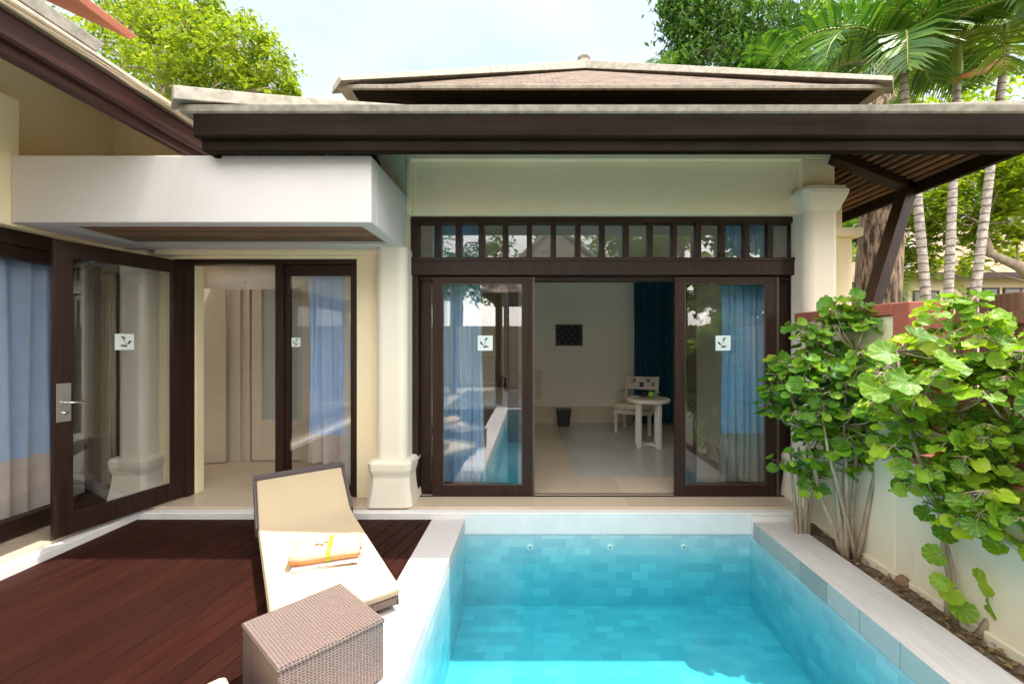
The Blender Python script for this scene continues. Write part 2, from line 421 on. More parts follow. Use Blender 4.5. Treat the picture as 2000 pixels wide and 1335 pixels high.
struct(MB().box(-3.63, -.93, -1.7, 3.80, -1.72, -1.66).build('deck_base', 'black'))
# kerbs of the deck
struct(MB().box(-3.735, -3.63, -1.7, 3.885, -1.72, -1.563).build('kerb', 'kerbwhite', bevel=.006), 'white kerb along the bedroom side of the deck')
struct(MB().box(-3.63, 2.47, 3.80, 3.887, -1.763, -1.563).build('kerb', 'kerbwhite', bevel=.008), 'white kerb under the pavilion step')
struct(MB().box(1.99, 2.47, 3.74, 3.80, -1.763, -1.575).build('kerb', 'kerbwhite', bevel=.01), 'white block at the far end of the pool coping')
# coping
struct(MB().box(-.93, PX0, -1.7, 3.797, -1.70, DECK+.002).build('pool_coping', 'coping_tile', bevel=.004), 'pale sandstone coping between deck and pool')
o = struct(MB().box(PX1, 2.33, -1.7, 3.737, -1.765, DECK+.002).build('pool_coping', ['coping', 'slate'], bevel=.003), 'grey sandstone coping beside the planting bed')
for p in o.data.polygons:
    if p.normal.x < -.9: p.material_index = 1
struct(MB().box(-.93, 2.33, -2.1, -1.702, -1.765, DECK+.002).build('pool_coping', 'coping_tile', bevel=.004), 'pale sandstone coping at the near end of the pool')
# basin
mb = MB(); PB = -2.41
z1 = -1.763
mb.box(PX0-.10, PX0, PY0, PY1, PB-.1, -1.702); mb.box(PX1, PX1+.10, PY0, PY1, PB-.1, -1.767)
mb.box(PX0-.1, PX1+.1, PY1+.001, PY1+.10, PB-.1, -1.765); mb.box(PX0-.1, PX1+.1, PY0-.1, PY0-.001, PB-.1, -1.767)
mb.box(PX0+.001, PX1-.001, PY0, PY1, PB-.1, PB)
struct(mb.build('pool_basin', 'pooltile'), 'pool lined with green stone tiles')
struct(MB().box(PX0+.003, PX1-.003, PY0+.003, PY1-.003, PB+.003, WATER).build('water', 'water'), 'clear turquoise water in the pool')
for i, px in enumerate((1035, 1192, 1336)):
    c = P(px, 1071, 3.785); c.z = -1.873
    o = thing('pool_inlet', ['round white inlet in the pool wall, nearest the deck corner', 'round white inlet in the middle of the pool end wall', 'round white inlet in the pool end wall nearest the shrubs'][i], 'pool inlet', c, 'round inlets in the pool walls')
    r = MB()
    r.loft([[(c.x+a*math.cos(k*math.pi/10), c.y+.014-d, c.z+a*math.sin(k*math.pi/10)) for k in range(20)] for a, d in ((.028, 0), (.028, .012), (.022, .016), (.013, .015), (.012, .008))])
    r.build('flange', 'jet', o, True)
    MB().loft([[(c.x+a*math.cos(k*math.pi/6), c.y+.004-d, c.z+a*math.sin(k*math.pi/6)) for k in range(12)] for a, d in ((.009, 0), (.009, .012), (.005, .014))]).build('nozzle', 'steel', o, True)
c = Vector((PX0+.004, 2.08, -1.95))
o = thing('pool_inlet', 'white inlet on the side wall of the pool below the wicker table', 'pool inlet', c, 'round inlets in the pool walls')
MB().loft([[(c.x-.004+d, c.y+a*math.cos(k*math.pi/10), c.z+a*math.sin(k*math.pi/10)) for k in range(20)] for a, d in ((.05, 0), (.05, .012), (.04, .018), (.02, .016), (.018, .008))]).build('flange', 'jet', o, True)
MB().loft([[(c.x+.006+d, c.y+a*math.cos(k*math.pi/6), c.z+a*math.sin(k*math.pi/6)) for k in range(12)] for a, d in ((.014, 0), (.014, .012), (.008, .014))]).build('nozzle', 'steel', o, True)
# soil bed and path behind the garden wall
def soil_sheet():
    mb = MB(); nx, ny = 6, 90; rr = random.Random(7)
    vs = []
    for j in range(ny+1):
        for i in range(nx+1):
            x = 2.325+(2.66-2.325)*i/nx; y = -1.7+(3.75+1.7)*j/ny
            z = SOIL+.012*math.sin(7*y+3*x)+rr.uniform(-.012, .012)
            if y > 3.3: z += (y-3.3)*.09*(i/nx)
            vs.append((x, y, z))
    mb.faces(vs, [(j*(nx+1)+i, j*(nx+1)+i+1, (j+1)*(nx+1)+i+1, (j+1)*(nx+1)+i) for j in range(ny) for i in range(nx)])
    return mb.build('soil', 'soil', smooth=True, recalc=False)
struct(soil_sheet(), 'narrow bed of dry brown soil between coping and wall')
rr = random.Random(11); mb = MB()
for i in range(420):
    x, y = rr.uniform(2.34, 2.52), rr.uniform(.5, 3.7); a = rr.uniform(0, 6.28); l = rr.uniform(.008, .034); z = SOIL+.016+rr.uniform(0, .016)
    d = Vector((math.cos(a), math.sin(a), rr.uniform(-.3, .3)))*l; s_ = Vector((-math.sin(a), math.cos(a), rr.uniform(-.3, .3)))*l*.4; c = Vector((x, y, z))
    mb.face([c-d, c+s_, c+d, c-s_])
tag(mb.build('leaf_litter', 'litter', recalc=False), 'dry leaf litter scattered over the planting bed', 'leaf litter', kind='stuff')

# ------------------------------------------------------------------ pavilion
pav = thing('pool_pavilion', 'cream pool pavilion with glass sliding doors, white canopy and two-tier shingled roof', 'building', (.7, 4.2, FLOOR))
WF = 3.99      # wall face
FR = 4.158     # frame face
DH = .82
# floors
struct(MB().box(-4.3, 2.9, 3.888, 4.35, -1.72, FLOOR).build('floor', 'marble', bevel=.004), 'beige marble step along the pavilion')
struct(MB().box(-4.3, .48, 4.352, 8.0, -1.72, FLOOR).build('floor', 'marble'), 'beige marble floor inside the pavilion')
struct(MB().box(.482, 3.2, 4.75, 8.0, -1.72, FLOOR).build('floor', 'greymarble'), 'pale grey polished floor inside the pavilion')
struct(MB().box(.482, 3.2, 4.352, 4.748, -1.72, FLOOR).build('floor', 'marble'), 'beige marble strip behind the doors')
struct(MB().box(-4.3, -3.737, -1.7, 3.886, -1.72, FLOOR).build('floor', 'marble', bevel=.004), 'beige marble step along the bedroom windows')
# facade wall pieces
mb = MB()
TOPZ = 2.0
mb.box(-1.226, 2.90, WF, 4.22, 1.76, TOPZ)                    # border above panel (meets soffit)
mb.box(-1.226, -1.18, WF, 4.22, 1.25, 1.76); mb.box(2.585, 2.90, WF, 4.22, 1.20, 1.76)
mb.box(-1.18, 2.585, 4.055, 4.22, 1.25, 1.76)                 # recessed panel
mb.box(-1.52, -1.228, 4.02, 4.22, .70, TOPZ)                  # pier behind the left column
mb.box(-1.75, -1.522, 4.10, 4.30, FLOOR, TOPZ)
mb.box(2.66, 2.90, 4.06, 4.24, FLOOR, 1.2)
mb.box(-3.36, -1.752, 4.10, 4.30, DH+.005, TOPZ)              # above door
mb.box(-4.30, -3.58, 4.16, 4.32, FLOOR, 2.3); mb.box(-3.58, -3.43, 4.215, 4.32, FLOOR, .82); mb.box(-3.58, -3.36, 4.12, 4.30, DH+.005, 2.3)
mb.box(2.80, 2.898, 4.24, 8.0, FLOOR, 2.3)
wall = mb.build('wall', 'cream', pav, bevel=.008)
mb = MB()
mb.box(2.90, 3.23, 4.2, 4.5, -1.7, 1.06); mb.box(2.9, 3.30, 4.14, 4.56, 1.06, 1.15); mb.box(2.9, 3.16, 4.24, 4.46, 1.15, 1.6)
mb.build('pilaster', 'cream', pav, bevel=.012)
# interior shell
mb = MB()
mb.box(-1.9, 3.0, 7.96, 8.05, FLOOR, 1.62)                     # back wall
mb.box(-1.96, -1.752, 4.305, 8.05, FLOOR, 1.62)                # left wall of the room
mb.box(2.70, 2.798, 4.26, 7.96, FLOOR, 1.62)
mb.box(-1.9, 2.79, 4.26, 7.96, 1.56, 1.64)                     # ceiling
mb.box(-1.5, 2.66, 4.24, 4.30, 1.255, 1.56)
mb.build('interior_wall', 'room', pav)
MB().box(-1.75, 2.69, 7.93, 7.958, FLOOR, -1.227).box(-1.75, -1.725, 4.4, 7.93, FLOOR, -1.227).build('skirting', 'marble', pav)
# bathroom lobby seen through the hinged door
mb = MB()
mb.box(-4.9, -1.97, 5.42, 5.5, FLOOR, 1.4); mb.box(-5.0, -4.9, 4.46, 5.5, FLOOR, 1.4); mb.box(-4.9, -1.97, 4.34, 4.62, 1.3, 1.4); mb.box(-3.85, -1.97, 4.62, 5.42, 1.3, 1.4)  # ceiling left open at the far left, an added gap to brighten the lobby
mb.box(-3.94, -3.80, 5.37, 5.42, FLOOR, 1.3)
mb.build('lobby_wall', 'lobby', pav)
d = MB(); a = P(372, 905, 5.2); 
d.hexa([(-4.85, 5.05, FLOOR+.01), (-3.935, 5.30, FLOOR+.01), (-3.945, 5.34, FLOOR+.01), (-4.86, 5.09, FLOOR+.01), (-4.85, 5.05, .88), (-3.935, 5.30, .88), (-3.945, 5.34, .88), (-4.86, 5.09, .88)])
d.build('inner_door', 'doorcream', pav, bevel=.004)
d = MB()
ox = -.85
d.box(-2.86+ox, -2.82+ox, 5.36, 5.42, FLOOR, .95); d.box(-2.86+ox, -1.98+ox, 5.36, 5.42, .95, 1.02)
d.box(-2.80+ox, -2.67+ox, 5.37, 5.42, FLOOR+.01, .93); d.box(-2.67+ox, -2.15+ox, 5.37, 5.42, .80, .93); d.box(-2.67+ox, -2.15+ox, 5.37, 5.42, FLOOR+.01, -1.0); d.box(-2.15+ox, -2.02+ox, 5.37, 5.42, FLOOR, .93); d.box(-2.0+ox, -1.96+ox, 5.36, 5.42, FLOOR, .95)
dd = d.build('inner_door', 'doorcream', pav, bevel=.004); dd['label'] = 'cream inner door with a tall frosted pane'
MB().box(-2.67+ox, -2.15+ox, 5.385, 5.405, -1.0, .80).build('frosted_pane', 'frost', dd)
MB().box(-3.798, -3.735, 5.40, 5.42, FLOOR, 1.3).build('door_casing', 'doorcream', pav, bevel=.004)

def chsq(cx, cy, h, z, c=.2):
    k = h*(1-c)
    return [(cx-k, cy-h, z), (cx+k, cy-h, z), (cx+h, cy-k, z), (cx+h, cy+k, z), (cx+k, cy+h, z), (cx-k, cy+h, z), (cx-h, cy+k, z), (cx-h, cy-k, z)]
def column(cx, cy, r, z0, z1, parent, capital=True, mat='colwhite'):
    prof = [(r, z0+.4), (r*1.0, z1)]
    col = MB().loft([chsq(cx, cy, rr_*.98, z, .30) for rr_, z in prof]).build('column', mat, parent, False, bevel=.03, seg=4)
    b = MB(); B = r*1.30
    fl = [(B*1.12, z0), (B*1.10, z0+.02), (B*.98, z0+.16), (B*.93, z0+.265), (B*.97, z0+.30), (B*.99, z0+.305), (B*1.04, z0+.34), (B*1.06, z0+.40), (B*.98, z0+.425), (r*1.02, z0+.43)]
    b.loft([chsq(cx, cy, h, z) for h, z in fl]); b.build('base', mat, col, bevel=.004)
    if capital:
        b = MB(); fl = [(r*1.0, z1-.02), (r*1.05, z1), (r*1.38, z1+.13), (r*1.42, z1+.165), (r*1.30, z1+.17), (r*1.30, z1+.20), (r*1.15, z1+.205)]
        b.loft([chsq(cx, cy, h, z) for h, z in fl]); b.build('capital', mat, col, bevel=.003)
    return col
column(-1.355, 4.07, .150, FLOOR, .92, pav, False)
column(2.735, 4.06, .158, FLOOR, 1.26, pav, True)
column(-3.89, 4.13, .14, FLOOR, .90, pav, False)
# white canopy
mb = MB()
mb.box(-3.96, -1.229, 3.14, 3.26, .905, 1.415); mb.box(-1.349, -1.229, 3.26, 4.05, .905, 1.414); mb.box(-3.96, -3.70, 3.26, 4.099, .905, 1.414)
mb.box(-3.70, -1.349, 3.86, 4.099, .905, 1.414); mb.box(-3.70, -1.349, 3.26, 3.86, 1.25, 1.413)
can = mb.build('canopy', 'white', pav, bevel=.010)
mb = MB()
for i in range(11):
    y = 3.262+i*.0545
    mb.box(-3.699, -1.351, y, y+.050, .935, .955)
mb.build('soffit_panel', 'soffit_x', can)
mb = MB()    # stepped moulding under the canopy, on the door wall
mb.box(-3.70, -1.50, 4.04, 4.099, .855, .905); mb.build('moulding', 'cream', can, bevel=.01)

# transom and slider frames
def frame_box(mb, x0, x1, y0, y1, z0, z1, sw, tr, br, m=0):
    mb.box(x0, x0+sw, y0, y1, z0, z1, m); mb.box(x1-sw, x1, y0, y1, z0, z1, m)
    mb.box(x0+sw, x1-sw, y0+.001, y1-.001, z1-tr, z1, m); mb.box(x0+sw, x1-sw, y0+.001, y1-.001, z0, z0+br, m)
W0, W1 = -1.215, 2.656
mb = MB()
mb.box(W0-.01, W1+.02, 4.10, 4.25, .665, .835)                  # transom beam
mb.box(W0-.012, W1+.022, 4.09, 4.10, .80, .838)
mb.box(W0, W0+.06, 4.13, 4.25, .836, 1.19); mb.box(W1-.06, W1, 4.13, 4.25, .836, 1.19)
mb.box(W0, W1, 4.125, 4.25, 1.19, 1.25)
for px in (854, 895, 940, 987, 1034, 1081, 1129, 1176, 1223, 1270, 1317, 1364, 1411, 1458, 1504):
    x = (px-CX)/F*4.15; mb.box(x-.027, x+.027, 4.14, 4.21, .836, 1.19)
tw = mb.build('transom_window', 'wood_z', pav, bevel=.004)
MB().box(W0+.06, W1-.06, 4.215, 4.221, .836, 1.19).build('glass_pane', 'glass', tw)
mb = MB()
mb.box(W0, W0+.065, FR-.03, 4.32, FLOOR+.006, .664); mb.box(W1-.065, W1, FR-.03, 4.32, FLOOR+.006, .664)
mb.box(W0+.065, W1-.065, FR+.02, 4.32, .62, .664)
mb.build('door_frame', 'wood_z', pav, bevel=.003)
MB().box(W0, W1, FR-.02, FR+.0, FLOOR+.0005, FLOOR+.007).box(W0, W1, FR+.05, FR+.06, FLOOR+.0005, FLOOR+.007).build('door_track', 'black', pav)

def emblem(mb, T, s):
    # a spray of leaves and a small open flower, flat prisms a millimetre proud
    def blob(pts): 
        n = len(pts)
        f = [T(x*s, z*s, 0) for x, z in pts]; b = [T(x*s, z*s, .0012) for x, z in pts]
        mb.faces(f+b, [tuple(range(n)), tuple(range(2*n-1, n-1, -1))]+[(i, n+i, n+(i+1) % n, (i+1) % n) for i in range(n)], 1)
    def leaf(cx, cz, a, l, w):
        pts = []
        for k in range(12):
            t = 2*math.pi*k/12; x = l*math.cos(t); y = w*math.sin(t)*(1-.35*math.cos(t))
            pts.append((cx+x*math.cos(a)-y*math.sin(a), cz+x*math.sin(a)+y*math.cos(a)))
        blob(pts)
    leaf(.05, -.24, R(8), .20, .062); leaf(-.24, -.04, R(-52), .17, .058)
    for k in range(5): leaf(.10+.10*math.cos(R(60+k*38)), .22+.10*math.sin(R(60+k*38)), R(60+k*38), .085, .022)
    leaf(.0, .0, R(58), .2, .014)
def sticker(parent, c, u, nrm, s=.15):
    c = Vector(c); u = Vector(u).normalized(); n = Vector(nrm).normalized(); up = Vector((0, 0, 1)); h = s/2
    mb = MB(); p = []
    for d in (0, .001):
        for i, j in ((-h, -h), (h, -h), (h, h), (-h, h)): p.append(c+u*i+up*j+n*d)
    mb.hexa(p, 0)
    emblem(mb, lambda x, z, d: c+u*x+up*z+n*(.0012+d), s)
    return mb.build('door_sticker', ['sticker', 'emblem'], parent, recalc=True)
def leaf_door(x0, x1, y, parent, stick=None, sw=.104):
    mb = MB(); frame_box(mb, x0, x1, y, y+.045, FLOOR+.008, .655, sw, .065, .105)
    d = mb.build('sliding_door', 'wood_z', parent, bevel=.004)
    MB().box(x0+sw, x1-sw, y+.018, y+.024, FLOOR+.113, .59).build('glass_pane', 'glass', d)
    mb = MB()
    for a, b, z0, z1 in ((x0+sw, x0+sw+.008, FLOOR+.113, .59), (x1-sw-.008, x1-sw, FLOOR+.113, .59), (x0+sw+.008, x1-sw-.008, FLOOR+.113, FLOOR+.121), (x0+sw+.008, x1-sw-.008, .582, .59)):
        mb.box(a, b, y+.010, y+.0175, z0, z1)
    mb.build('glazing_bead', 'brownstrip', d)
    if stick is not None: sticker(d, (stick, y+.0172, -.008), (1, 0, 0), (0, -1, 0))
    return d
leaf_door(-1.011, -.008, FR-.018, pav, -.484); leaf_door(1.412, 2.428, FR-.018, pav, 1.90)
leaf_door(-1.148, -.16, FR+.062, pav, None, .098); leaf_door(1.56, 2.588, FR+.062, pav, None, .098)
MB().box(2.43, 2.455, FR-.015, FR+.06, FLOOR+.01, .655).build('weather_strip', 'brownstrip', pav); MB().box(-.008+.001, .012, FR-.012, FR+.02, FLOOR+.01, .655).build('weather_strip', 'brownstrip', pav)
# entrance door frame with fixed pane
E0, E1 = -3.575, -1.753
mb = MB()
mb.box(E0, E1, FR-.045, 4.22, .775, .822); mb.box(E0+.06, E0+.135, FR-.04, 4.21, FLOOR+.006, .775); mb.box(E1-.05, E1, FR-.04, 4.30, FLOOR+.006, .775)
mb.box(-2.567, -2.49, FR-.04, 4.28, FLOOR+.006, .775)
ef = mb.build('entrance_frame', 'wood_z', pav, bevel=.004)
mb = MB(); frame_box(mb, -2.489, E1-.051, FR, FR+.045, FLOOR+.006, .772, .03, .105, .09)
fx = mb.build('fixed_window', 'wood_z', pav, bevel=.003)
MB().box(-2.459, E1-.081, FR+.018, FR+.024, FLOOR+.096, .667).build('glass_pane', 'glass', fx)
sticker(fx, (-2.39, FR+.0175, .0), (1, 0, 0), (0, -1, 0), .09)
# open hinged leaf
H0 = Vector((-3.465, FR-.03, 0)); hd = Vector((-.258, -.966, 0)).normalized(); hn = Vector((.966, -.258, 0)).normalized()  # hn faces the pool side
LW = .952
def hbox(mb, s0, s1, z0, z1, t0=0.0, t1=.045, m=0):
    p = []
    for z in (z0, z1):
        for s_, t in ((s0, t0), (s1, t0), (s1, t1), (s0, t1)):
            q = H0+hd*s_-hn*t; p.append((q.x, q.y, z))
    mb.hexa(p, m)
mb = MB(); zb, zt = FLOOR+.012, .80
hbox(mb, 0, .115, zb, zt); hbox(mb, LW-.115, LW, zb, zt); hbox(mb, .115, LW-.115, zt-.125, zt, .001, .044); hbox(mb, .115, LW-.115, zb, zb+.165, .001, .044)
hdoor = mb.build('hinged_door', 'wood_z', pav, bevel=.004); hdoor['label'] = 'open hinged glass door with steel lock plate'
mb = MB(); hbox(mb, .115, LW-.115, zb+.165, zt-.125, .02, .026); mb.build('glass_pane', 'glass', hdoor)
q = H0+hd*.49-hn*.018; sticker(hdoor, (q.x, q.y, .003), hd, hn, .14)
mb = MB(); hbox(mb, LW-.098, LW-.012, -.625, -.322, -.006, -.0005)
lock = mb.build('lock_plate', 'steel', hdoor, bevel=.002)
def hp(s_, z, t): q = H0+hd*s_-hn*t; return Vector((q.x, q.y, z))
mb = MB(); mb.tube([hp(LW-.06, -.475, -.004), hp(LW-.06, -.475, -.05), hp(LW-.07, -.475, -.058), hp(LW-.19, -.478, -.058)], [.011, .011, .011, .009], 10)
mb.tube([hp(LW-.055, -.555, -.004), hp(LW-.055, -.555, -.022)], .014, 10); mb.bar(hp(LW-.075, -.555, -.026), hp(LW-.035, -.555, -.026), .008, .014)
mb.build('door_handle', 'steel', lock, True)

# lower roof (skirt) -------------------------------------------------
EX0, EX1, EY0, EY1, EZ = -2.55, 3.76, 2.97, 11.7, 1.645
SL = .49; INS = 1.95
def roof_uv_face(mb, pts, m=0):
    a, b, c = Vector(pts[0]), Vector(pts[1]), Vector(pts[2])
    u = (b-a).normalized(); n = u.cross(Vector(pts[-1])-a).normalized(); v = n.cross(u)
    mb.face(pts, m, [((Vector(p)-a).dot(u), (Vector(p)-a).dot(v)) for p in pts])
def hip_skirt(x0, x1, y0, y1, z, ins, sl, name, mat, parent):
    mb = MB(); zi = z+ins*sl
    o_ = [(x0, y0, z), (x1, y0, z), (x1, y1, z), (x0, y1, z)]; i_ = [(x0+ins, y0+ins, zi), (x1-ins, y0+ins, zi), (x1-ins, y1-ins, zi), (x0+ins, y1-ins, zi)]
    for k in range(4): roof_uv_face(mb, [o_[k], o_[(k+1) % 4], i_[(k+1) % 4], i_[k]])
    for k in range(4): mb.face([(p[0], p[1], p[2]-.05) for p in (o_[(k+1) % 4], o_[k], i_[k], i_[(k+1) % 4])], 0, [(0, 0)]*4)
    return mb.build(name, mat, parent, recalc=False)
lower = hip_skirt(EX0+.03, EX1-.03, EY0+.03, EY1-.03, EZ+.055, INS, SL, 'lower_roof', 'shingle', pav)
mb = MB()   # concrete eave edge with a flared lip
def eave_ring(mb, x0, x1, y0, y1, prof):
    # profile (inset, z) swept around the four sides with mitred corners
    rings = []
    for q in prof:
        i, z = q[0], q[-1]; f = q[1] if len(q) == 3 else i
        rings.append([(x0+i, y0+f, z), (x1-i, y0+f, z), (x1-i, y1-f, z), (x0+i, y1-f, z)])
    n = len(rings)
    for k in range(n):
        A, B = rings[k], rings[(k+1) % n]
        for j in range(4): mb.face([A[j], A[(j+1) % 4], B[(j+1) % 4], B[j]])
eave_ring(mb, EX0, EX1, EY0, EY1, [(0, EZ+.055), (.004, EZ+.012), (.014, EZ), (.11, .03, EZ-.002), (.16, .07, EZ+.02), (.16, .07, EZ+.09), (.02, EZ+.062)])
mb.build('eave_edge', 'conc', lower)
def hipcap(mb, a, b, w, h1, flare=0.0, h0=None):
    a, b = Vector(a), Vector(b); n = 6; d = (b-a); hd_ = Vector((d.x, d.y, 0)).normalized(); sd = Vector((-hd_.y, hd_.x, 0))
    rings = []
    for i in range(n+1):
        t = i/n; p = a+d*t+Vector((0, 0, flare*(1-t)**4)); h = h1 if h0 is None else h0+(h1-h0)*t
        rings.append([p-sd*w/2+Vector((0, 0, -.03)), p-sd*w*.36+Vector((0, 0, h*.8)), p+Vector((0, 0, h)), p+sd*w*.36+Vector((0, 0, h*.8)), p+sd*w/2+Vector((0, 0, -.03))])
    mb.loft(rings)
for (x, y, sx, sy, fl_, h_) in ((EX0, EY0, 1, 1, .035, .10), (EX1, EY0, -1, 1, -.03, .05)):
    mb = MB(); hipcap(mb, (x-.03*sx, y-.01*sy, EZ+.045), (x+INS*sx, y+INS*sy, EZ+.045+INS*SL), .20, h_, fl_)
    mb.build('hip_ridge', 'conc', lower, bevel=.008)
mb = MB()   # two-step stained fascia boards
eave_ring(mb, EX0, EX1, EY0, EY1, [(.10, .016, EZ-.003), (.10, .016, EZ-.155), (.112, .028, EZ-.172), (.135, .05, EZ-.176), (.15, .066, EZ-.004)])
eave_ring(mb, EX0, EX1, EY0, EY1, [(.136, .051, EZ-.12), (.136, .051, EZ-.248), (.145, .06, EZ-.255), (.19, .105, EZ-.255), (.19, .105, EZ-.02)])
mb.build('fascia', 'fascia', lower, recalc=True)
mb = MB()   # soffit slats following the roof slope
x_in, zs = 2.9, EZ-.06
i = 0
while True:
    ins = .20+i*.062
    if ins > 1.3: break
    z = EZ-.14+(ins-.2)*.44
    yb = 4.24 if EX1-ins < 2.9 else EY1-.3
    mb.bar((EX1-ins, EY0+ins, z), (EX1-ins, EY1-.3, z), .044, .022)
    mb.bar((EX0+ins, EY0+ins, z), (EX0+ins, EY1-.3, z), .040, .022)
    mb.bar((EX0+ins, EY0+ins, z), (EX1-ins, EY0+ins, z), .040, .022)
    i += 1
mb.build('soffit', 'soffit', lower)
for a_, b_ in (((2.86, 3.93, 1.79), (3.62, 3.93, 1.49)), ((-1.5, 3.93, 1.79), (-2.40, 3.93, 1.44))): MB().bar(a_, b_, .13, .17).build('rafter', 'wood_x', lower, bevel=.006)
MB().bar((3.56, 3.93, 1.50), (2.95, 3.93, -.45), .10, .13, (0, 1, 0)).build('eave_strut', 'wood_z', lower, bevel=.006)
# clerestory and upper roof
UX0, UX1, UY0, UY1, UZ = -2.18, 3.98, 4.6, 10.2, 2.815
MB().box(-.5, 1.52, 5.0, 9.7, 2.45, 2.88).box(-1.6, 3.4, 5.35, 9.4, 2.0, 2.87).build('clerestory_wall', 'wood_x', pav)
apex = ((UX0+UX1)/2, 7.4, 4.86)
mb = MB()
oc = [(UX0+.03, UY0+.03, UZ+.035), (UX1-.03, UY0+.03, UZ+.035), (UX1-.03, UY1-.03, UZ+.035), (UX0+.03, UY1-.03, UZ+.035)]
for k in range(4): roof_uv_face(mb, [oc[k], oc[(k+1) % 4], apex])
mb.face([(p[0], p[1], UZ+.03) for p in reversed(oc)], 0, [(0, 0)]*4)
upper = mb.build('upper_roof', 'shingle', pav, recalc=False)
mb = MB(); eave_ring(mb, UX0, UX1, UY0, UY1, [(0, UZ+.04), (.004, UZ+.004), (.012, UZ), (.15, .03, UZ-.004), (.15, .03, UZ+.05), (.02, UZ+.055)])
mb.build('eave_edge', 'conc', upper)
for k in range(4):
    mb = MB(); p = Vector(oc[k]); c0 = Vector((apex[0], apex[1], p.z)); out = (p-c0).normalized()*.05
    hipcap(mb, p+out, Vector(apex)+Vector((0, 0, -.02)), .34, .17, .0, .055); mb.build('hip_ridge', 'conc', upper, bevel=.01)
mb = MB()
mb.lathe([(.16, -.02), (.15, .1), (.09, .14), (.12, .20), (.09, .235), (.0, .24)], apex, 10)
mb.build('finial', 'conc', upper, bevel=.01)
mb = MB()
for i in range(16):
    y = UY0+.035+i*.05; mb.box(UX0+.15, UX1-.15, y, y+.046, UZ-.004-i*.002, UZ+.022-i*.002)
mb.build('soffit', 'fascia', upper)
# ceiling downlight (lit in the photo)
dl = thing('ceiling_lamp', 'small round lit downlight in the pavilion ceiling seen through the transom', 'lamp', (-1.0, 4.75, 1.56))
MB().lathe([(.10, 0), (.10, -.012), (.075, -.016), (.07, -.004)], (-1.0, 4.75, 1.559), 24).build('trim_ring', 'furnw', dl, True)
MB().lathe([(.068, -.002), (.066, -.010), (.03, -.012)], (-1.0, 4.75, 1.557), 24).build('bulb', m_emit('warm_lamp', (1, .78, .52), 18), dl, True)

# ------------------------------------------------------------------ bedroom wing on the left
wing = thing('bedroom_wing', 'cream bedroom wing with tall curtained window and deep brown eave', 'building', (-4.1, 2.0, FLOOR))
mb = MB()
mb.box(-4.20, -3.96, -2.2, 3.20, .88, 1.86); mb.box(-4.20, -3.965, 3.20, 4.10, .88, 1.45); mb.box(-4.20, -4.0, -2.2, -1.2, FLOOR, .88)
mb.box(-4.9, -3.0, 4.33, 4.45, 1.1, 2.5); mb.box(-4.5, -4.205, -2.2, 4.2, .88, 2.3)
mb.build('wall', 'cream', wing, bevel=.012)
MB().hexa([(-4.2, -2.2, 2.25), (-2.87, -2.2, 1.66), (-2.87, 4.32, 1.66), (-4.2, 4.32, 2.25), (-4.2, -2.2, 2.28), (-2.87, -2.2, 1.69), (-2.87, 4.32, 1.69), (-4.2, 4.32, 2.28)]).build('soffit', 'cream', wing)
mb = MB()
XW = -4.08
mb.box(XW-.08, XW+.02, -1.2, 4.15, .76, .878); mb.box(XW-.10, XW-.0, -1.2, 4.15, .655, .759); mb.box(XW-.08, XW+.02, -1.2, 4.15, FLOOR+.02, -1.385)
mb.box(XW-.07, XW+.015, 3.83, 3.90, -1.385, .655); mb.box(XW-.07, XW+.015, 4.07, 4.15, -1.385, .655); mb.box(XW-.06, XW+.01, 1.2, 1.32, -1.385, .655)
ww = mb.build('window', 'wood_y', wing, bevel=.004)
MB().box(XW-.03, XW-.024, -1.2, 3.83, -1.385, .655).box(XW-.02, XW-.014, 3.90, 4.07, -1.385, .655).build('glass_pane', 'glass', ww)
MB().box(-5.6, -5.5, -2.2, 4.5, FLOOR, 1.3).box(-5.5, -4.2, 4.46, 4.5, FLOOR, 1.3).box(-5.5, -4.5, -2.2, 4.46, 1.2, 1.3).box(-5.5, -4.2, -2.3, -2.2, FLOOR, 1.3).box(-5.5, -4.3, -2.2, 4.46, -1.72, FLOOR-.01).build('interior_wall', 'room', wing)
XE = -2.78
WY0, WY1 = -3.0, 4.35
def yprofile(mb, prof, y0, y1):
    mb.loft([[(x, y0, z) for x, z in prof], [(x, y1, z) for x, z in prof]])
mb = MB()
yprofile(mb, [(XE-.01, 1.75), (XE-.01, 1.62), (XE-.022, 1.604), (XE-.05, 1.598), (XE-.05, 1.75)], WY0, WY1)
yprofile(mb, [(XE-.051, 1.69), (XE-.051, 1.549), (XE-.060, 1.537), (XE-.11, 1.537), (XE-.11, 1.69)], WY0, WY1)
mb_f = mb
rf = MB()
rf.hexa([(XE, WY0, 1.75), (-6.2, WY0, 3.35), (-6.2, WY1, 3.35), (XE, WY1, 1.75), (XE, WY0, 1.785), (-6.2, WY0, 3.385), (-6.2, WY1, 3.385), (XE, WY1, 1.785)])
wroof = rf.build('roof', 'moss', wing)
mb_f.build('fascia', 'fascia_y', wroof, bevel=.003)
mb = MB(); rr = random.Random(3)
for k in range(5):   # layered mossy thatch-like edge
    x = XE+.02-.016*k; z = 1.752+.020*k
    prof = [(x-.2, z), (x, z), (x+.004, z+.009), (x-.004, z+.018), (x-.2, z+.018)]
    n = 44; rings = []
    for j in range(n+1):
        y = WY0+(WY1-WY0)*j/n; e = rr.uniform(-.006, .006); rings.append([(px+(e if i in (1, 2, 3) else 0), y, pz+rr.uniform(-.002, .002)) for i, (px, pz) in enumerate(prof)])
    mb.loft(rings)
mb.build('eave_edge', 'moss', wroof)
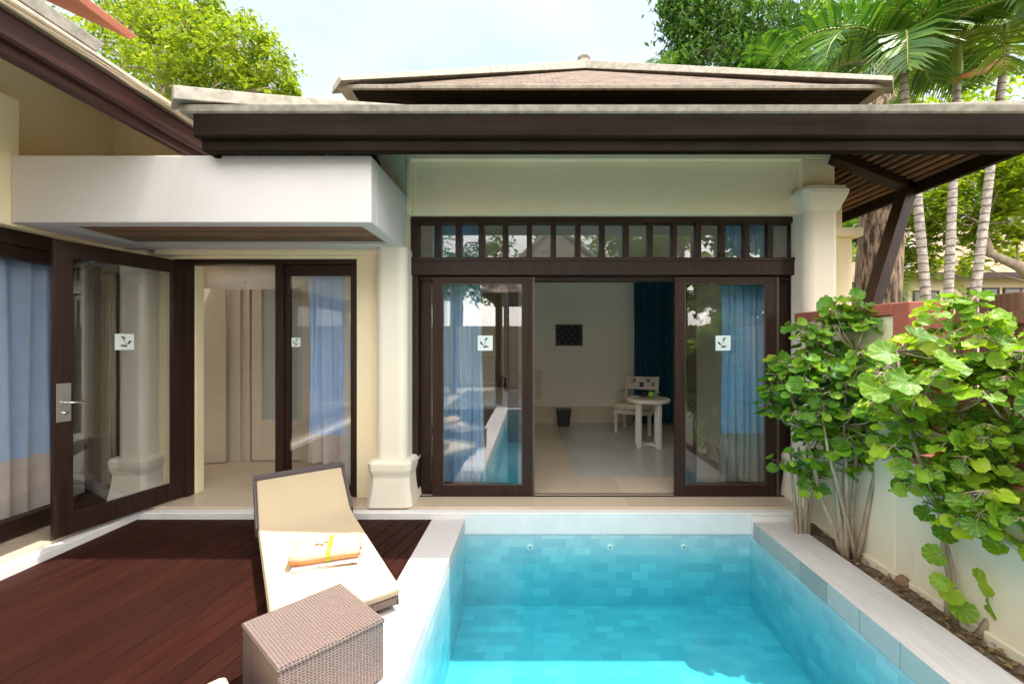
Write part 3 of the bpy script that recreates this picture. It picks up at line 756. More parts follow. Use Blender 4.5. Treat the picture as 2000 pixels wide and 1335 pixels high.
mb = MB(); mb.hexa([(-2.95, -3, 1.96), (-3.11, -3, 1.96), (-3.11, 2.80, 1.96), (-2.95, 2.80, 1.96), (-2.95, -3, 2.05), (-3.11, -3, 2.13), (-3.11, 2.90, 2.13), (-2.95, 2.86, 2.05)])
mb.build('flashing', 'conc', wroof, bevel=.006); mb = MB(); mb.hexa([(-2.83, -3, 1.83), (-2.99, -3, 1.83), (-2.99, 3.7, 1.83), (-2.83, 3.7, 1.83), (-2.85, -3, 1.88), (-2.99, -3, 1.98), (-2.99, 3.7, 1.98), (-2.85, 3.7, 1.88)])
mb.build('flashing', 'conc', wroof, bevel=.006)
mb = MB(); mb.hexa([(-3.36, -3, 2.52), (-5.6, -3, 3.55), (-5.6, 3.46, 3.55), (-3.36, 3.46, 2.52), (-3.34, -3, 2.575), (-5.6, -3, 3.64), (-5.6, 3.50, 3.64), (-3.34, 3.50, 2.575)])
ur = mb.build('upper_roof', 'redtile', wing, bevel=.004)

# ------------------------------------------------------------------ curtains (hang inside the windows)
def curtain(name, label, p0, p1, ztop, zbot, zband, folds, amp, mats, seed, gather=0.0, cat='curtain'):
    p0, p1 = Vector((*p0, 0)), Vector((*p1, 0)); d = p1-p0; L = d.length; u = d.normalized(); n = Vector((-u.y, u.x, 0)); rg = random.Random(seed)
    ph = [rg.uniform(-.5, .5) for _ in range(folds+2)]; am = [rg.uniform(.7, 1.3) for _ in range(folds+2)]
    nx = folds*10; zs = [ztop, ztop-.06, ztop-.4, (ztop+zband)/2, zband+.004, zband, (zband+zbot)/2, zbot]
    def pt(i, z, off):
        t = i/nx; k = (ztop-z)/(ztop-zbot); q = t*folds; fi = int(q); 
        a = amp*am[fi]*(.75+.4*k); tt = t-gather*k*(t-.5)*(1-k)*.8
        return p0+u*(tt*L+.02*math.sin(q*2.1+k*3))+n*(a*math.sin(2*math.pi*q+ph[fi]*k)+off)+Vector((0, 0, z))
    me = MB()
    rows = [[pt(i, z, 0) for i in range(nx+1)]+[pt(i, z, .004) for i in range(nx, -1, -1)] for z in zs]
    N2 = len(rows[0]); base = 0
    for r in rows: me.v += [tuple(p) for p in r]
    for j in range(len(rows)-1):
        for i in range(N2):
            a = j*N2+i; b = j*N2+(i+1) % N2; me.f.append((a, b, b+N2, a+N2)); me.m.append(1 if j >= 5 and len(mats) > 1 else 0)
    o = me.build(name, mats, None, True)
    return tag(o, label, cat)
curtain('curtain', 'pale blue curtain gathered behind the left pair of sliding panels', (-1.10, 4.42), (-.52, 4.42), 1.38, FLOOR+.03, -.967, 8, .035, ['curtp', 'curtp'], 2, .35)
curtain('curtain', 'pale blue curtain with grey band behind the right sliding panel, next to the shrub', (1.98, 4.42), (2.56, 4.42), 1.38, FLOOR+.03, -.967, 7, .035, ['curtp', 'curtg'], 5, .25)
curtain('curtain', 'pale blue curtain behind the narrow fixed pane beside the open door', (-2.36, 4.33), (-1.84, 4.33), .70, FLOOR+.28, -.967, 5, .035, ['curt', 'curtb'], 9, .3)
curtain('curtain', 'wide blue curtain with beige hem in the bedroom window', (-4.25, .2), (-4.25, 3.80), .72, FLOOR+.03, -.955, 24, .035, ['curt', 'curtb'], 12)
curtain('curtain', 'dark teal curtain hanging in the room corner behind the chair', (1.88, 7.80), (2.64, 7.80), 1.50, FLOOR+.03, -1.0, 9, .045, ['curtd'], 15)
# white muslin valance inside the entrance
mb = MB(); n = 16; fr, bk = [], []
for j, k in ((0, 0), (1, .5), (2, 1)):
    row = []
    for i in range(n+1):
        t = i/n; x = -3.64+.06*k+t*1.45; z = .86-k*(.275+.02*math.sin(t*5)); y = 4.46+.02*math.sin(t*9+k*2)+.03*k
        row.append((x, y, z))
    fr.append(row)
rings = [[*row, *[(x, y+.004, z) for x, y, z in reversed(row)]] for row in fr]
mb.loft(rings)
tag(mb.build('valance', 'cloth', None, True), 'white muslin valance hanging at the top of the open entrance', 'valance')

# ------------------------------------------------------------------ furniture inside
def table():
    t = thing('side_table', 'round cream side table with square legs beside the armchair', 'table', (1.70, 6.15, FLOOR))
    c = Vector((1.70, 6.15, FLOOR))
    MB().lathe([(.02, .655), (.285, .655), (.305, .665), (.315, .685), (.315, .705), (.305, .715), (.02, .72)], c, 40).build('tabletop', 'furn', t, True).modifiers.new('es', 'EDGE_SPLIT')
    for k in range(4):
        a = R(35+k*90); q = c+Vector((math.cos(a)*.2, math.sin(a)*.2, 0))
        MB().bar(q+Vector((0, 0, .0)), q+Vector((0, 0, .655)), .062, .05, (math.cos(a), math.sin(a), 0)).build('leg', 'furnw', t, bevel=.004)
    b = MB()
    for k in (35, 125): 
        d = Vector((math.cos(R(k))*.175, math.sin(R(k))*.175, 0)); b.bar(c-d+Vector((0, 0, .03+.002*(k > 90))), c+d+Vector((0, 0, .03+.002*(k > 90))), .03, .03)
    b.build('stretcher', 'furnw', t, bevel=.003)
table()
def chair():
    base = Vector((1.80, 7.22, FLOOR)); a = R(-28); ca_, sa_ = math.cos(a), math.sin(a)
    def T(x, y, z): return (base.x+x*ca_-y*sa_, base.y+x*sa_+y*ca_, base.z+z)
    t = thing('armchair', 'cream armchair with cut-out flower backrest in front of the teal curtain', 'chair', base)
    def tb(mb, x0, x1, y0, y1, z0, z1, sh=0):
        mb.hexa([T(x0, y0, z0), T(x1, y0, z0), T(x1, y1, z0), T(x0, y1, z0), T(x0, y0+sh, z1), T(x1, y0+sh, z1), T(x1, y1+sh, z1), T(x0, y1+sh, z1)])
        return mb
    tb(MB(), -.29, .29, -.32, .24, .40, .50).build('seat_cushion', 'seat', t, bevel=.025, seg=3)
    tb(MB(), -.31, .31, -.335, .27, .33, .398).build('seat_frame', 'furn', t, bevel=.004)
    for x in (-.28, .28):
        for y in (-.30, .24):
            tb(MB(), x-.025, x+.025, y-.025, y+.025, 0, .33).build('leg', 'furn', t, bevel=.003)
    # backrest: two posts and a broad board with cut-out flowers
    b = MB()
    tb(b, -.30, -.25, .25, .28, .40, .92, .13); tb(b, .25, .30, .25, .28, .40, .92, .13)
    # board as grid with holes left out
    nx, nz = 44, 22; holes = set()
    for cx_, cz_, r_ in ((-.145, .84, .042), (.0, .775, .055), (.115, .85, .042), (.20, .79, .045)):
        for i in range(nx):
            for j in range(nz):
                x = -.25+(i+.5)*.5/nx; z = .69+(j+.5)*.225/nz; dx, dz = x-cx_, z-cz_
                rr_ = math.hypot(dx, dz); an = math.atan2(dz, dx)
                if rr_ < r_*abs(math.sin(2*an))**.6 and rr_ > .007: holes.add((i, j))
    sh = lambda z: .25+.13*(z-.40)/.52
    def V(i, j, o_): 
        x = -.25+i*.5/nx; z = .69+j*.225/nz; return T(x, sh(z)+o_, z)
    for i in range(nx):
        for j in range(nz):
            if (i, j) in holes: continue
            for o_ in (.0, .022): b.face([V(i, j, o_), V(i+1, j, o_), V(i+1, j+1, o_), V(i, j+1, o_)])
            for (di, dj, e) in ((-1, 0, ((i, j), (i, j+1))), (1, 0, ((i+1, j), (i+1, j+1))), (0, -1, ((i, j), (i+1, j))), (0, 1, ((i, j+1), (i+1, j+1)))):
                q = (i+di, j+dj)
                if q in holes or not (0 <= q[0] < nx and 0 <= q[1] < nz): b.face([V(*e[0], 0), V(*e[1], 0), V(*e[1], .022), V(*e[0], .022)])
    b.build('backrest', 'furn', t, recalc=False)
    for x in (-.315, .315):
        MB().tube([T(x, -.24, .36), T(x, -.25, .56), T(x, -.17, .645), T(x, 0, .665), T(x, .31, .655)], [.02, .02, .02, .02, .018], 8).build('armrest', 'furn', t, True)
chair()
# fruit
tp = Vector((1.68, 6.11, FLOOR+.721))
pl = thing('fruit_plate', 'shallow cream plate of fruit on the round side table', 'plate', tp)
MB().lathe([(.06, 0), (.10, .004), (.15, .022), (.155, .026), (.148, .026), (.10, .010), (.0, .008)], tp, 30).build('dish', 'plate', pl, True)
def apple(c, r):
    prof = [(0.0, .2), (.25, .06), (.7, .12), (.98, .6), (1.0, 1.0), (.9, 1.45), (.6, 1.75), (.25, 1.78), (.05, 1.6)]
    mb = MB().lathe([(a*r, b*r) for a, b in prof], c, 16); mb.tube([c+Vector((0, 0, 1.6*r)), c+Vector((.006, 0, 2.0*r))], .003, 6, 1); return mb
tag(apple(tp+Vector((.05, -.01, .012)), .048).build('apple', ['apple', 'bark'], None, True), 'bright green apple on the fruit plate', 'apple')
mb = MB(); rr = random.Random(1)
for k in range(22):
    c = tp+Vector((-.05+rr.gauss(0, .03), rr.gauss(0, .03), .024+rr.random()*.035)); mb.lathe([(.0, -.015), (.011, -.010), (.015, 0), (.011, .010), (.0, .015)], c, 8)
tag(mb.build('grapes', 'grape', None, True), 'bunch of dark grapes beside the apple on the plate', 'grapes')
# bin
bc = Vector((.555, 7.68, FLOOR))
wb = thing('waste_bin', 'black tapered waste bin against the back wall', 'bin', bc)
MB().loft([chsq(bc.x, bc.y, h, bc.z+z, .2) for h, z in ((.10, 0), (.132, .29), (.136, .30), (.122, .30), (.1, .05))]).build('bucket', 'black', wb, bevel=.003)
MB().loft([chsq(bc.x, bc.y, h, bc.z+z, .2) for h, z in ((.139, .285), (.142, .302), (.130, .303), (.127, .29))]).build('rim', 'black', wb)
# framed picture
pc = thing('wall_picture', 'small dark dotted textile in an olive frame on the back wall', 'picture', (.68, 7.93, .136))
mb = MB(); frame_box(mb, .42, .94, 7.925, 7.958, -.07, .342, .03, .03, .03); mb.build('frame', 'olive', pc, bevel=.003)
mb = MB(); mb.box(.45, .91, 7.94, 7.955, -.04, .312); rr = random.Random(8)
for i in range(7):
    for j in range(5):
        if (i+j) % 2: continue
        x, z = .49+i*.063+rr.uniform(-.008, .008), -.0+j*.07+rr.uniform(-.006, .006)
        mb.loft([[(x+r*math.cos(k*math.pi/5), 7.9385-d, z+r*math.sin(k*math.pi/5)) for k in range(10)] for r, d in ((.02, -.002), (.016, .0015))], 1)
mb.build('textile', ['navy', 'dots'], pc)
# grey board leaning beyond the left door, cabinet with things, blind
bd = MB().box(-.35, .155, 7.90, 7.928, -1.08, -.54).build('headboard_panel', 'furn', None, bevel=.004); tag(bd, 'pale beige panel fixed to the back wall beyond the left sliding door', 'panel')
cb = thing('console_cabinet', 'long white console cabinet along the back wall behind the left door', 'cabinet', (-.9, 7.5, FLOOR))
MB().box(-1.5, -.42, 7.22, 7.90, FLOOR+.42, FLOOR+.74).build('carcass', 'furnw', cb, bevel=.006)
for x in (-1.45, -.50): 
    MB().box(x, x+.06, 7.28, 7.84, FLOOR, FLOOR+.42).build('leg', 'furnw', cb, bevel=.004)
for x in (-1.47, -.95): MB().box(x, x+.5, 7.20, 7.218, FLOOR+.44, FLOOR+.72).build('drawer', 'furnw', cb, bevel=.004)
tv = thing('television', 'black flat television standing on the white console', 'television', (-1.1, 7.6, FLOOR+.74))
MB().box(-1.45, -.68, 7.58, 7.63, FLOOR+.80, FLOOR+1.27).build('screen', 'black', tv, bevel=.004)
MB().box(-1.2, -.95, 7.52, 7.7, FLOOR+.741, FLOOR+.755).box(-1.1, -1.05, 7.60, 7.63, FLOOR+.755, FLOOR+.81).build('stand', 'black', tv, bevel=.003)
kc = Vector((-.56, 7.45, FLOOR+.741))
kt = thing('kettle', 'small black kettle on the console beside the television', 'kettle', kc)
MB().lathe([(.07, 0), (.075, .01), (.07, .1), (.05, .17), (.02, .18), (.015, .2), (0, .2)], kc, 20).build('body', 'black', kt, True)
MB().tube([kc+Vector((.06, 0, .15)), kc+Vector((.11, 0, .15)), kc+Vector((.115, 0, .06)), kc+Vector((.07, 0, .03))], .008, 8).build('handle', 'black', kt, True)
bl = thing('bamboo_blind', 'brown bamboo roller blind hanging behind the pale blue curtain', 'blind', (-.92, 7.9, 1.2))
mb = MB()
for k in range(80): mb.box(-1.35, -.62, 7.86, 7.872, 1.2-k*.024-.019, 1.2-k*.024)
mb.build('slat_sheet', 'bamboo', bl); MB().box(-1.37, -.60, 7.84, 7.90, 1.201, 1.25).build('head_rail', 'bamboo', bl, bevel=.006)

# ------------------------------------------------------------------ loungers, table, towels
def lounger():
    t = thing('sun_lounger', 'wicker sun lounger with sand cushion and raised back beside the pool', 'sun lounger', (0, 0, 0), 'sun loungers on the deck')
    path = [(0.0, .150), (.03, .162), (.3, .172), (.7, .186), (1.0, .198), (1.18, .206), (1.27, .220), (1.345, .262), (1.50, .378), (1.655, .492)]
    def strip(y0, off0, off1, hw, s0=0, s1=None, sink=0):
        rings = []
        pts = path[s0:s1]
        for i, (y, z) in enumerate(pts):
            a = path[max(s0+i-1, 0)]; b = path[min(s0+i+1, len(path)-1)]
            d = Vector((b[0]-a[0], b[1]-a[1])).normalized(); n = Vector((-d.y, d.x))
            r = []
            for x, o_ in ((-hw, off0), (hw, off0), (hw, off1), (-hw, off1)): r.append((x, y+n.x*o_, z+n.y*o_))
            rings.append(r)
        return MB().loft(rings)
    hw = .325
    cu = strip(0, -.058, 0.0, hw).build('cushion', 'cushion', t, True, bevel=.018, seg=3)
    pp = strip(0, -.034, -.030, hw+.004).build('piping', 'cushion', cu, True)
    strip(0, -.125, -.060, hw-.004, 0, 7).build('base_frame', 'wicker', t, bevel=.006)
    br = strip(0, -.092, -.060, hw+.006, 6, None).build('backrest_frame', 'wickerd', t, bevel=.006)
    y, z = path[-1]
    mb = MB(); mb.hexa([(-hw-.02, y-.005, z-.085), (hw+.02, y-.005, z-.085), (hw+.02, y+.03, z-.06), (-hw-.02, y+.03, z-.06), (-hw-.02, y-.03, z+.006), (hw+.02, y-.03, z+.006), (hw+.02, y+.010, z+.026), (-hw-.02, y+.010, z+.026)])
    mb.build('head_rail', 'wickerd', br, bevel=.006)
    for sx in (-1, 1):
        mb = MB(); mb.hexa([(sx*hw+.0, 1.30, .14), (sx*(hw+.022), 1.30, .14), (sx*(hw+.022), 1.655, .40), (sx*hw+.0, 1.655, .40), (sx*hw+.0, 1.28, .22), (sx*(hw+.022), 1.28, .22), (sx*(hw+.022), 1.625, .48), (sx*hw+.0, 1.625, .48)])
        mb.build('side_rail', 'wickerd', br, bevel=.004)
    for x in (-.25, .25):
        for yy in (.18, 1.12): MB().box(x-.03, x+.03, yy-.03, yy+.03, 0, .07).build('leg', 'black', t)
    return t
l1 = lounger()
l2 = copy_tree(l1); l2['label'] = 'second wicker lounger, only its cushion corner visible at the bottom edge'
l1.location = (-1.055, 2.285, DECK+.003); l1.rotation_euler.z = math.atan2(.59, .807)
l2.location = (-1.105, 1.615, DECK+.003); l2.rotation_euler.z = math.atan2(.656, -.755)
l1['label'] = 'wicker sun lounger with sand cushion carrying a rolled peach towel'
def towel():
    t = thing('rolled_towel', '', 'towel', (0, 0, 0), 'rolled towels on the loungers')
    L = .205
    def section(sc):   # loaf-shaped spiral roll cross-section
        pts = []
        for k in range(28):
            a = 2*math.pi*k/28; r = (abs(math.cos(a))**3.0+abs(math.sin(a))**3.0)**(-1/3.0); pts.append((r*math.cos(a)*.104*sc, .076+r*math.sin(a)*.052*sc+.012*math.cos(a)*(1 if math.sin(a) > 0 else 0)))
        return pts
    def shell(y_extra):
        rings = []
        for x, sc in ((-L, .90), (-L+.006, .97), (-L*.6, 1.0), (0, .985), (L*.6, 1.0), (L-.006, .97), (L, .90)):
            rings.append([(x, y, z+.003*math.sin(x*40+y*30)) for y, z in section(sc)])
        return rings
    roll = MB().loft(shell(0)).build('roll', ['towel', 'towelo'], t, True)
    for p in roll.data.polygons:
        if p.center.y < -.02 and p.center.z < .066: p.material_index = 1
    b = MB()
    for k in range(3):
        b.loft([[(x+.004*k, y, z) for y, z in ((-.105-.006*k+.01*math.sin(x*9+k), .004+.008*k), (-.110-.006*k+.01*math.sin(x*9+k), .008+.008*k), (-.102, .0112+.008*k), (.07, .0112+.008*k), (.07, .004+.008*k))] for x in (-L+.01, -L*.5, 0, L*.5, L-.015)])
    b.build('folded_layer', 'towelw', t, True).modifiers.new('es', 'EDGE_SPLIT')
    rings = []
    for x in (-.002, .026):
        rings.append([(x+.01, y*1.02, .076+(z-.076)*1.05) for y, z in section(1.0)])
    MB().loft(rings, caps=False).build('ribbon', 'ribbon', t, True, recalc=False)
    mb = MB(); rr2 = random.Random(2)
    for k in range(12):
        z = .04+k*.006; y = -.06+.1*rr2.random(); mb.tube([(L-.004, y, z), (L+.018, y-.004, z-.006)], .004, 5)
    mb.build('fringe', 'towelw', t)
    return t
def flower(c, rot):
    mb = MB(); c = Vector(c)
    for k in range(5):
        a = rot+k*2*math.pi/5; d = Vector((math.cos(a), math.sin(a), .25)); s_ = Vector((-math.sin(a), math.cos(a), .1))
        mb.faces([c, c+d*.018+s_*.013, c+d*.040+s_*.010+Vector((0, 0, .004)), c+d*.046, c+d*.036-s_*.012, c+d*.016-s_*.009]+
                 [c+Vector((0, 0, -.002)), c+d*.018+s_*.013+Vector((0, 0, -.002)), c+d*.040+s_*.010+Vector((0, 0, .002)), c+d*.046+Vector((0, 0, -.002)), c+d*.036-s_*.012+Vector((0, 0, -.002)), c+d*.016-s_*.009+Vector((0, 0, -.002))],
                 [(0, 1, 2, 3, 4, 5), (11, 10, 9, 8, 7, 6)]+[(i, 6+i, 6+(i+1) % 6, (i+1) % 6) for i in range(6)])
    mb.lathe([(.0, -.003), (.008, .0), (.006, .006), (0, .008)], c, 8, 1)
    return mb.build('plumeria_flower', ['petal', 'yellow'], None)
t1 = towel(); t2 = copy_tree(t1)
t1['label'] = 'rolled peach towel with green ribbon on the lounger in full view'; t2['label'] = 'rolled peach towel on the second lounger, seen only as a reflection'
t1.location = (-1.365, 2.745, DECK+.003+.176); t1.rotation_euler = (R(1), 0, math.atan2(.13, .405))
t2.location = (-1.50, 1.17, DECK+.003+.178); t2.rotation_euler = (R(1), 0, R(139))
fl = flower((-1.392, 2.725, DECK+.003+.176+.130), .3); tag(fl, 'white plumeria flower tucked in the green ribbon of the towel', 'flower')
# wicker box table
def wicker_box():
    q = [Vector((-1.371, 1.955, 0)), Vector((-1.036, 1.682, 0)), Vector((-.72, 1.99, 0)), Vector((-1.062, 2.278, 0))]
    c = sum(q, Vector())/4
    t = thing('wicker_table', 'square brown wicker box table between the two loungers', 'table', (c.x, c.y, DECK))
    q = [c+(p-c)*1.0 for p in q]
    top = -1.322
    ux = (q[1]-q[0]).normalized(); 
    mb = MB(); lens = [(q[(k+1) % 4]-q[k]).length for k in range(4)]
    # sides with running UVs
    s0 = 0; zb = DECK+.012
    for k in range(4):
        a, b = q[k], q[(k+1) % 4]
        mb.face([(a.x, a.y, zb), (b.x, b.y, zb), (b.x, b.y, top-.022), (a.x, a.y, top-.022)], 0, [(s0, zb), (s0+lens[k], zb), (s0+lens[k], top), (s0, top)]); s0 += lens[k]
    mb.face([(p.x, p.y, zb) for p in reversed(q)], 0, [(0, 0), (0, .4), (.4, .4), (.4, 0)])
    mb.build('body', 'wicker', t, recalc=False)
    e = .006; qq = [c+(p-c)*(1+e/.32) for p in q]; mb = MB()
    u = ux; v = Vector((-u.y, u.x, 0))
    rings = []
    for sc, z in ((1.0, top-.024), (1.02, top-.016), (1.02, top-.008), (1.0, top), ):
        rings.append([c+(p-c)*sc+Vector((0, 0, z)) for p in q])
    for k in range(3):
        for j in range(4):
            A = [rings[k][j], rings[k][(j+1) % 4], rings[k+1][(j+1) % 4], rings[k+1][j]]
            mb.face(A, 0, [(0, z_*.0105/.016) if i_ in (0, 3) else (lens[j], z_*.0105/.016) for i_, z_ in ((0, k*.016), (1, k*.016), (2, k*.016+.016), (3, k*.016+.016))])
    mb.face([p for p in rings[3]], 0, [((p-c).dot(u), (p-c).dot(v)) for p in rings[3]])
    mb.face([p for p in reversed(rings[0])], 0, [(0, 0), (0, .4), (.4, .4), (.4, 0)])
    mb.build('lid', 'wicker', t, recalc=False)
    for p in q:
        r = c+(p-c)*.88; MB().box(r.x-.02, r.x+.02, r.y-.02, r.y+.02, DECK+.002, DECK+.0125).build('foot', 'black', t)
wicker_box()

# ------------------------------------------------------------------ garden wall and fence on the right
gw = thing('garden_wall', 'cream garden wall with red coping and red framed opening', 'wall', (2.6, 2.0, SOIL))
mb = MB(); GX = 2.53
mb.box(GX, GX+.2, 2.90, 3.98, -1.72, .19); mb.box(GX, GX+.2, -2.2, 2.90, -1.72, -.84)
mb.box(GX-.025, GX, -2.2, 3.96, -1.72, -1.60)
mb.build('wall', 'garden_wall', gw, bevel=.01)
mb = MB()
mb.box(GX-.025, GX+.225, 2.902, 3.985, .19, .275)
mb.build('coping', 'redpaint', gw, bevel=.006)
mb = MB(); mb.box(GX-.02, GX+.24, 2.77, 2.90, -.838, .272); mb.box(GX-.02, GX+.26, -2.2, 2.77, -.838, -.745)
mb.box(GX+.241, GX+.5, -2.2, 2.88, -.842, -.80)
mb.build('opening_frame', 'redpaint', gw, bevel=.006)
fc = thing('timber_fence', 'weathered brown timber plank fence behind the opening in the wall', 'fence', (3.05, 1.5, -1.7))
mb = MB(); rr = random.Random(6); y = 3.6
while y > -2.2:
    w_ = rr.uniform(.115, .135); zt = .31+rr.uniform(-.02, .03)
    mb.box(3.06, 3.085, y-w_, y, -.95, zt); y -= w_+rr.choice((.006, .008, .010, .03))
mb.build('plank_panel', 'fence', fc, bevel=.004)
MB().box(3.025, 3.059, -2.2, 3.6, .12, .20).box(3.025, 3.059, -2.2, 3.6, -.55, -.47).build('rail', 'fence', fc)
for y_ in (0, 2.2, 3.45): MB().box(3.086, 3.18, y_, y_+.1, -1.7, .25).build('post', 'fence', fc, bevel=.004)
# stone in the bed
mb = MB(); rr = random.Random(5); c = P(1762, 1147, 2.81); c.z = SOIL+.03; rings = []
for k in range(7):
    th = math.pi*k/6; rings.append([(c.x+.045*max(.06, math.sin(th))*math.cos(a*math.pi/5)*rr.uniform(.8, 1.2), c.y+.04*max(.06, math.sin(th))*math.sin(a*math.pi/5)*rr.uniform(.8, 1.2), c.z-.05*math.cos(th)*rr.uniform(.85, 1.1)) for a in range(10)])
tag(mb.loft(rings).build('stone', 'stone', None, False), 'small rough brown stone lying on the planting bed by the wall', 'stone')

# ------------------------------------------------------------------ foliage helpers
def round_leaf(mb, c, nrm, fwd, r, rg, cup=.25):
    n = Vector(nrm).normalized(); f = Vector(fwd); f = (f-n*f.dot(n)); f = f.normalized() if f.length > 1e-4 else n.orthogonal().normalized(); s_ = n.cross(f)
    K = 11; rim, mid = [], []
    ruff = rg.uniform(.04, .12); ph = rg.uniform(0, 6)
    for k in range(K):
        a = math.pi*(-.88+1.76*k/(K-1)); sc = (1-.10*(k % 2))*(1.0 if abs(a) < 2.4 else .78)
        rim.append(c+(f*(math.cos(a)*r*sc*1.0+.25*r)+s_*(math.sin(a)*r*sc*1.05))+n*(cup*r*(.85+.0*k)+ruff*r*math.sin(k*2.4+ph)))
        mid.append(c+(f*(math.cos(a)*r*.52+.14*r)+s_*(math.sin(a)*r*.54))+n*(cup*r*.22))
    c0 = c
    for k in range(K-1):
        u0, u1 = k/(K-1), (k+1)/(K-1); b = len(mb.f)
        mb.uv[b] = [(.5*(u0+u1), 0), (u0, .5), (u1, .5)]; mb.uv[b+1] = [(u0, .5), (u0, 1), (u1, 1), (u1, .5)]
        i = len(mb.v)
        mb.f.append((i, i+1, i+2)); mb.f.append((i+1, i+3, i+4, i+2)); mb.m += [0, 0]
        mb.v += [tuple(c0), tuple(mid[k]), tuple(mid[k+1]), tuple(rim[k]), tuple(rim[k+1])]
def round_leaf_welded(mb, c, nrm, fwd, r, rg, cup=.25):
    n = Vector(nrm).normalized(); f = Vector(fwd); f = (f-n*f.dot(n)); f = f.normalized() if f.length > 1e-4 else n.orthogonal().normalized(); s_ = n.cross(f)
    K = 17; ruff = rg.uniform(.05, .2); ph = rg.uniform(0, 6); fold = rg.uniform(.0, .25)
    i0 = len(mb.v); mb.v.append(tuple(c))
    for ring, (rs, cu) in enumerate(((.52, .30), (1.0, 1.0))):
        for k in range(K):
            a = math.pi*(-.93+1.86*k/(K-1)); sc = (1-.07*(k % 2)*ring)*(1.0 if abs(a) < 2.5 else .8)
            p = Vector(c)+f*(math.cos(a)*r*rs*sc+.22*r*rs)+s_*(math.sin(a)*r*rs*sc*1.04)+n*(cu*cup*r+ring*ruff*r*math.sin(k*1.9+ph)+fold*r*rs*abs(math.sin(a))*.6)
            mb.v.append(tuple(p))
    for k in range(K-1):
        u0, u1 = k/(K-1), (k+1)/(K-1); a1, a2 = i0+1+k, i0+2+k; b1, b2 = a1+K, a2+K
        mb.uv[len(mb.f)] = [((u0+u1)/2, 0), (u0, .5), (u1, .5)]; mb.f.append((i0, a1, a2)); mb.m.append(0)
        mb.uv[len(mb.f)] = [(u0, .5), (u0, 1), (u1, 1), (u1, .5)]; mb.f.append((a1, b1, b2, a2)); mb.m.append(0)

def shrub(label, base, stems, crown, nleaf, r0, mat, seed, extra=()):
    """crown: list of (center, radii, weight); stems: list of polylines"""
    rg = random.Random(seed); t = thing('shrub', label, 'shrub', base, 'round-leaved shrubs along the garden wall')
    for st in stems:
        n = len(st); MB().tube(st, [st_r*(1-.6*i/(n-1)) for i, st_r in enumerate([.019]*n)], 9).build('stem', 'stem', t, True)
    lv = MB(); tw = MB()
    W = sum(c[2] for c in crown)
    tips = []
    for c, rad, w_ in crown:
        for _ in range(max(1, int(nleaf*w_/W/7))):
            while True:
                d = Vector((rg.uniform(-1, 1), rg.uniform(-1, 1), rg.uniform(-1, 1)))
                if d.length < 1: break
            d = d.normalized()*(d.length**.45)
            tips.append(Vector((c[0]+d.x*rad[0], c[1]+d.y*rad[1], c[2]+d.z*rad[2])))
    for tp_ in tips:
        # twig that carries a rosette of about seven leaves
        st = min((q for s_ in stems for q in s_), key=lambda q: (Vector(q)-tp_).length+max(0, q[2]-tp_.z)*2)
        st = Vector(st); midp = (st+tp_)/2+Vector((0, 0, -.03))
        tw.tube([st, midp, tp_], [.006, .0045, .003], 5)
        for k in range(7):
            a = k*2.4+rg.uniform(-.3, .3); el = rg.uniform(-.45, .6); pl_ = r0*rg.uniform(.8, 1.7)
            d = Vector((math.cos(a)*math.cos(el), math.sin(a)*math.cos(el), math.sin(el)*.7+.12))
            p = tp_+d*pl_+Vector((0, 0, -.012*k)); r = r0*rg.choice((.55, .8, .95, 1.05, 1.2, 1.4))*rg.uniform(.85, 1.1)
            nrm = Vector((d.x*.55+rg.uniform(-.3, .3)-.08, d.y*.55+rg.uniform(-.3, .3)-.12, 1.0)) if rg.random() < .72 else Vector((d.x+rg.uniform(-.4, .4), d.y-.5, .45))
            tw.tube([tp_, p-Vector((0, 0, .006))], [.0022, .0016], 4)
            round_leaf_welded(lv, p, nrm, d, r, rg, rg.uniform(.08, .55))
    for p, nrm, fwd, r in extra:
        round_leaf_welded(lv, Vector(p), nrm, fwd, r, rg, .15)
    lv.build('foliage', mat, t, True, recalc=False)
    tw.build('twigs', 'stem', t, True)
    return t
def jig(p, q, n, rg, amp):
    p, q = Vector(p), Vector(q)
    return [p+(q-p)*(i/n)+(Vector((rg.uniform(-1, 1), rg.uniform(-1, 1), 0))*amp if 0 < i < n else Vector()) for i in range(n+1)]
rg = random.Random(21)
b1 = Vector((2.42, 3.18, SOIL))
sts = [jig(b1+Vector((rg.uniform(-.05, .05), rg.uniform(-.05, .05), -.02)), b1+Vector(d), 5, rg, .02) for d in ((-.45, .0, 1.25), (-.2, .1, 1.55), (.0, -.05, 1.6), (.12, .1, 1.75), (-.3, -.15, 1.05), (.2, -.15, 1.3), (-.1, -.1, 1.3))]
shrub('tall green shrub with clustered pale stems nearest the pavilion column', b1, sts,
      [((2.14, 3.20, -.40), (.36, .26, .36), 6), ((2.36, 3.15, -.14), (.36, .24, .36), 5), ((2.45, 3.20, .10), (.16, .12, .2), 1.2), ((2.40, 3.15, .27), (.15, .1, .10), .9), ((2.42, 3.0, -.55), (.3, .24, .30), 4), ((2.14, 3.25, .02), (.22, .15, .22), 1.2), ((2.25, 3.2, -.9), (.28, .2, .16), .9), ((2.2, 3.2, -1.18), (.16, .1, .14), .5), ((2.0, 3.12, -.35), (.22, .18, .28), 2.0), ((2.36, 3.1, -.76), (.24, .16, .2), 1.8)], 980, .045, 'shrub1', 31)
b2 = Vector((2.27, 3.52, SOIL+.01))
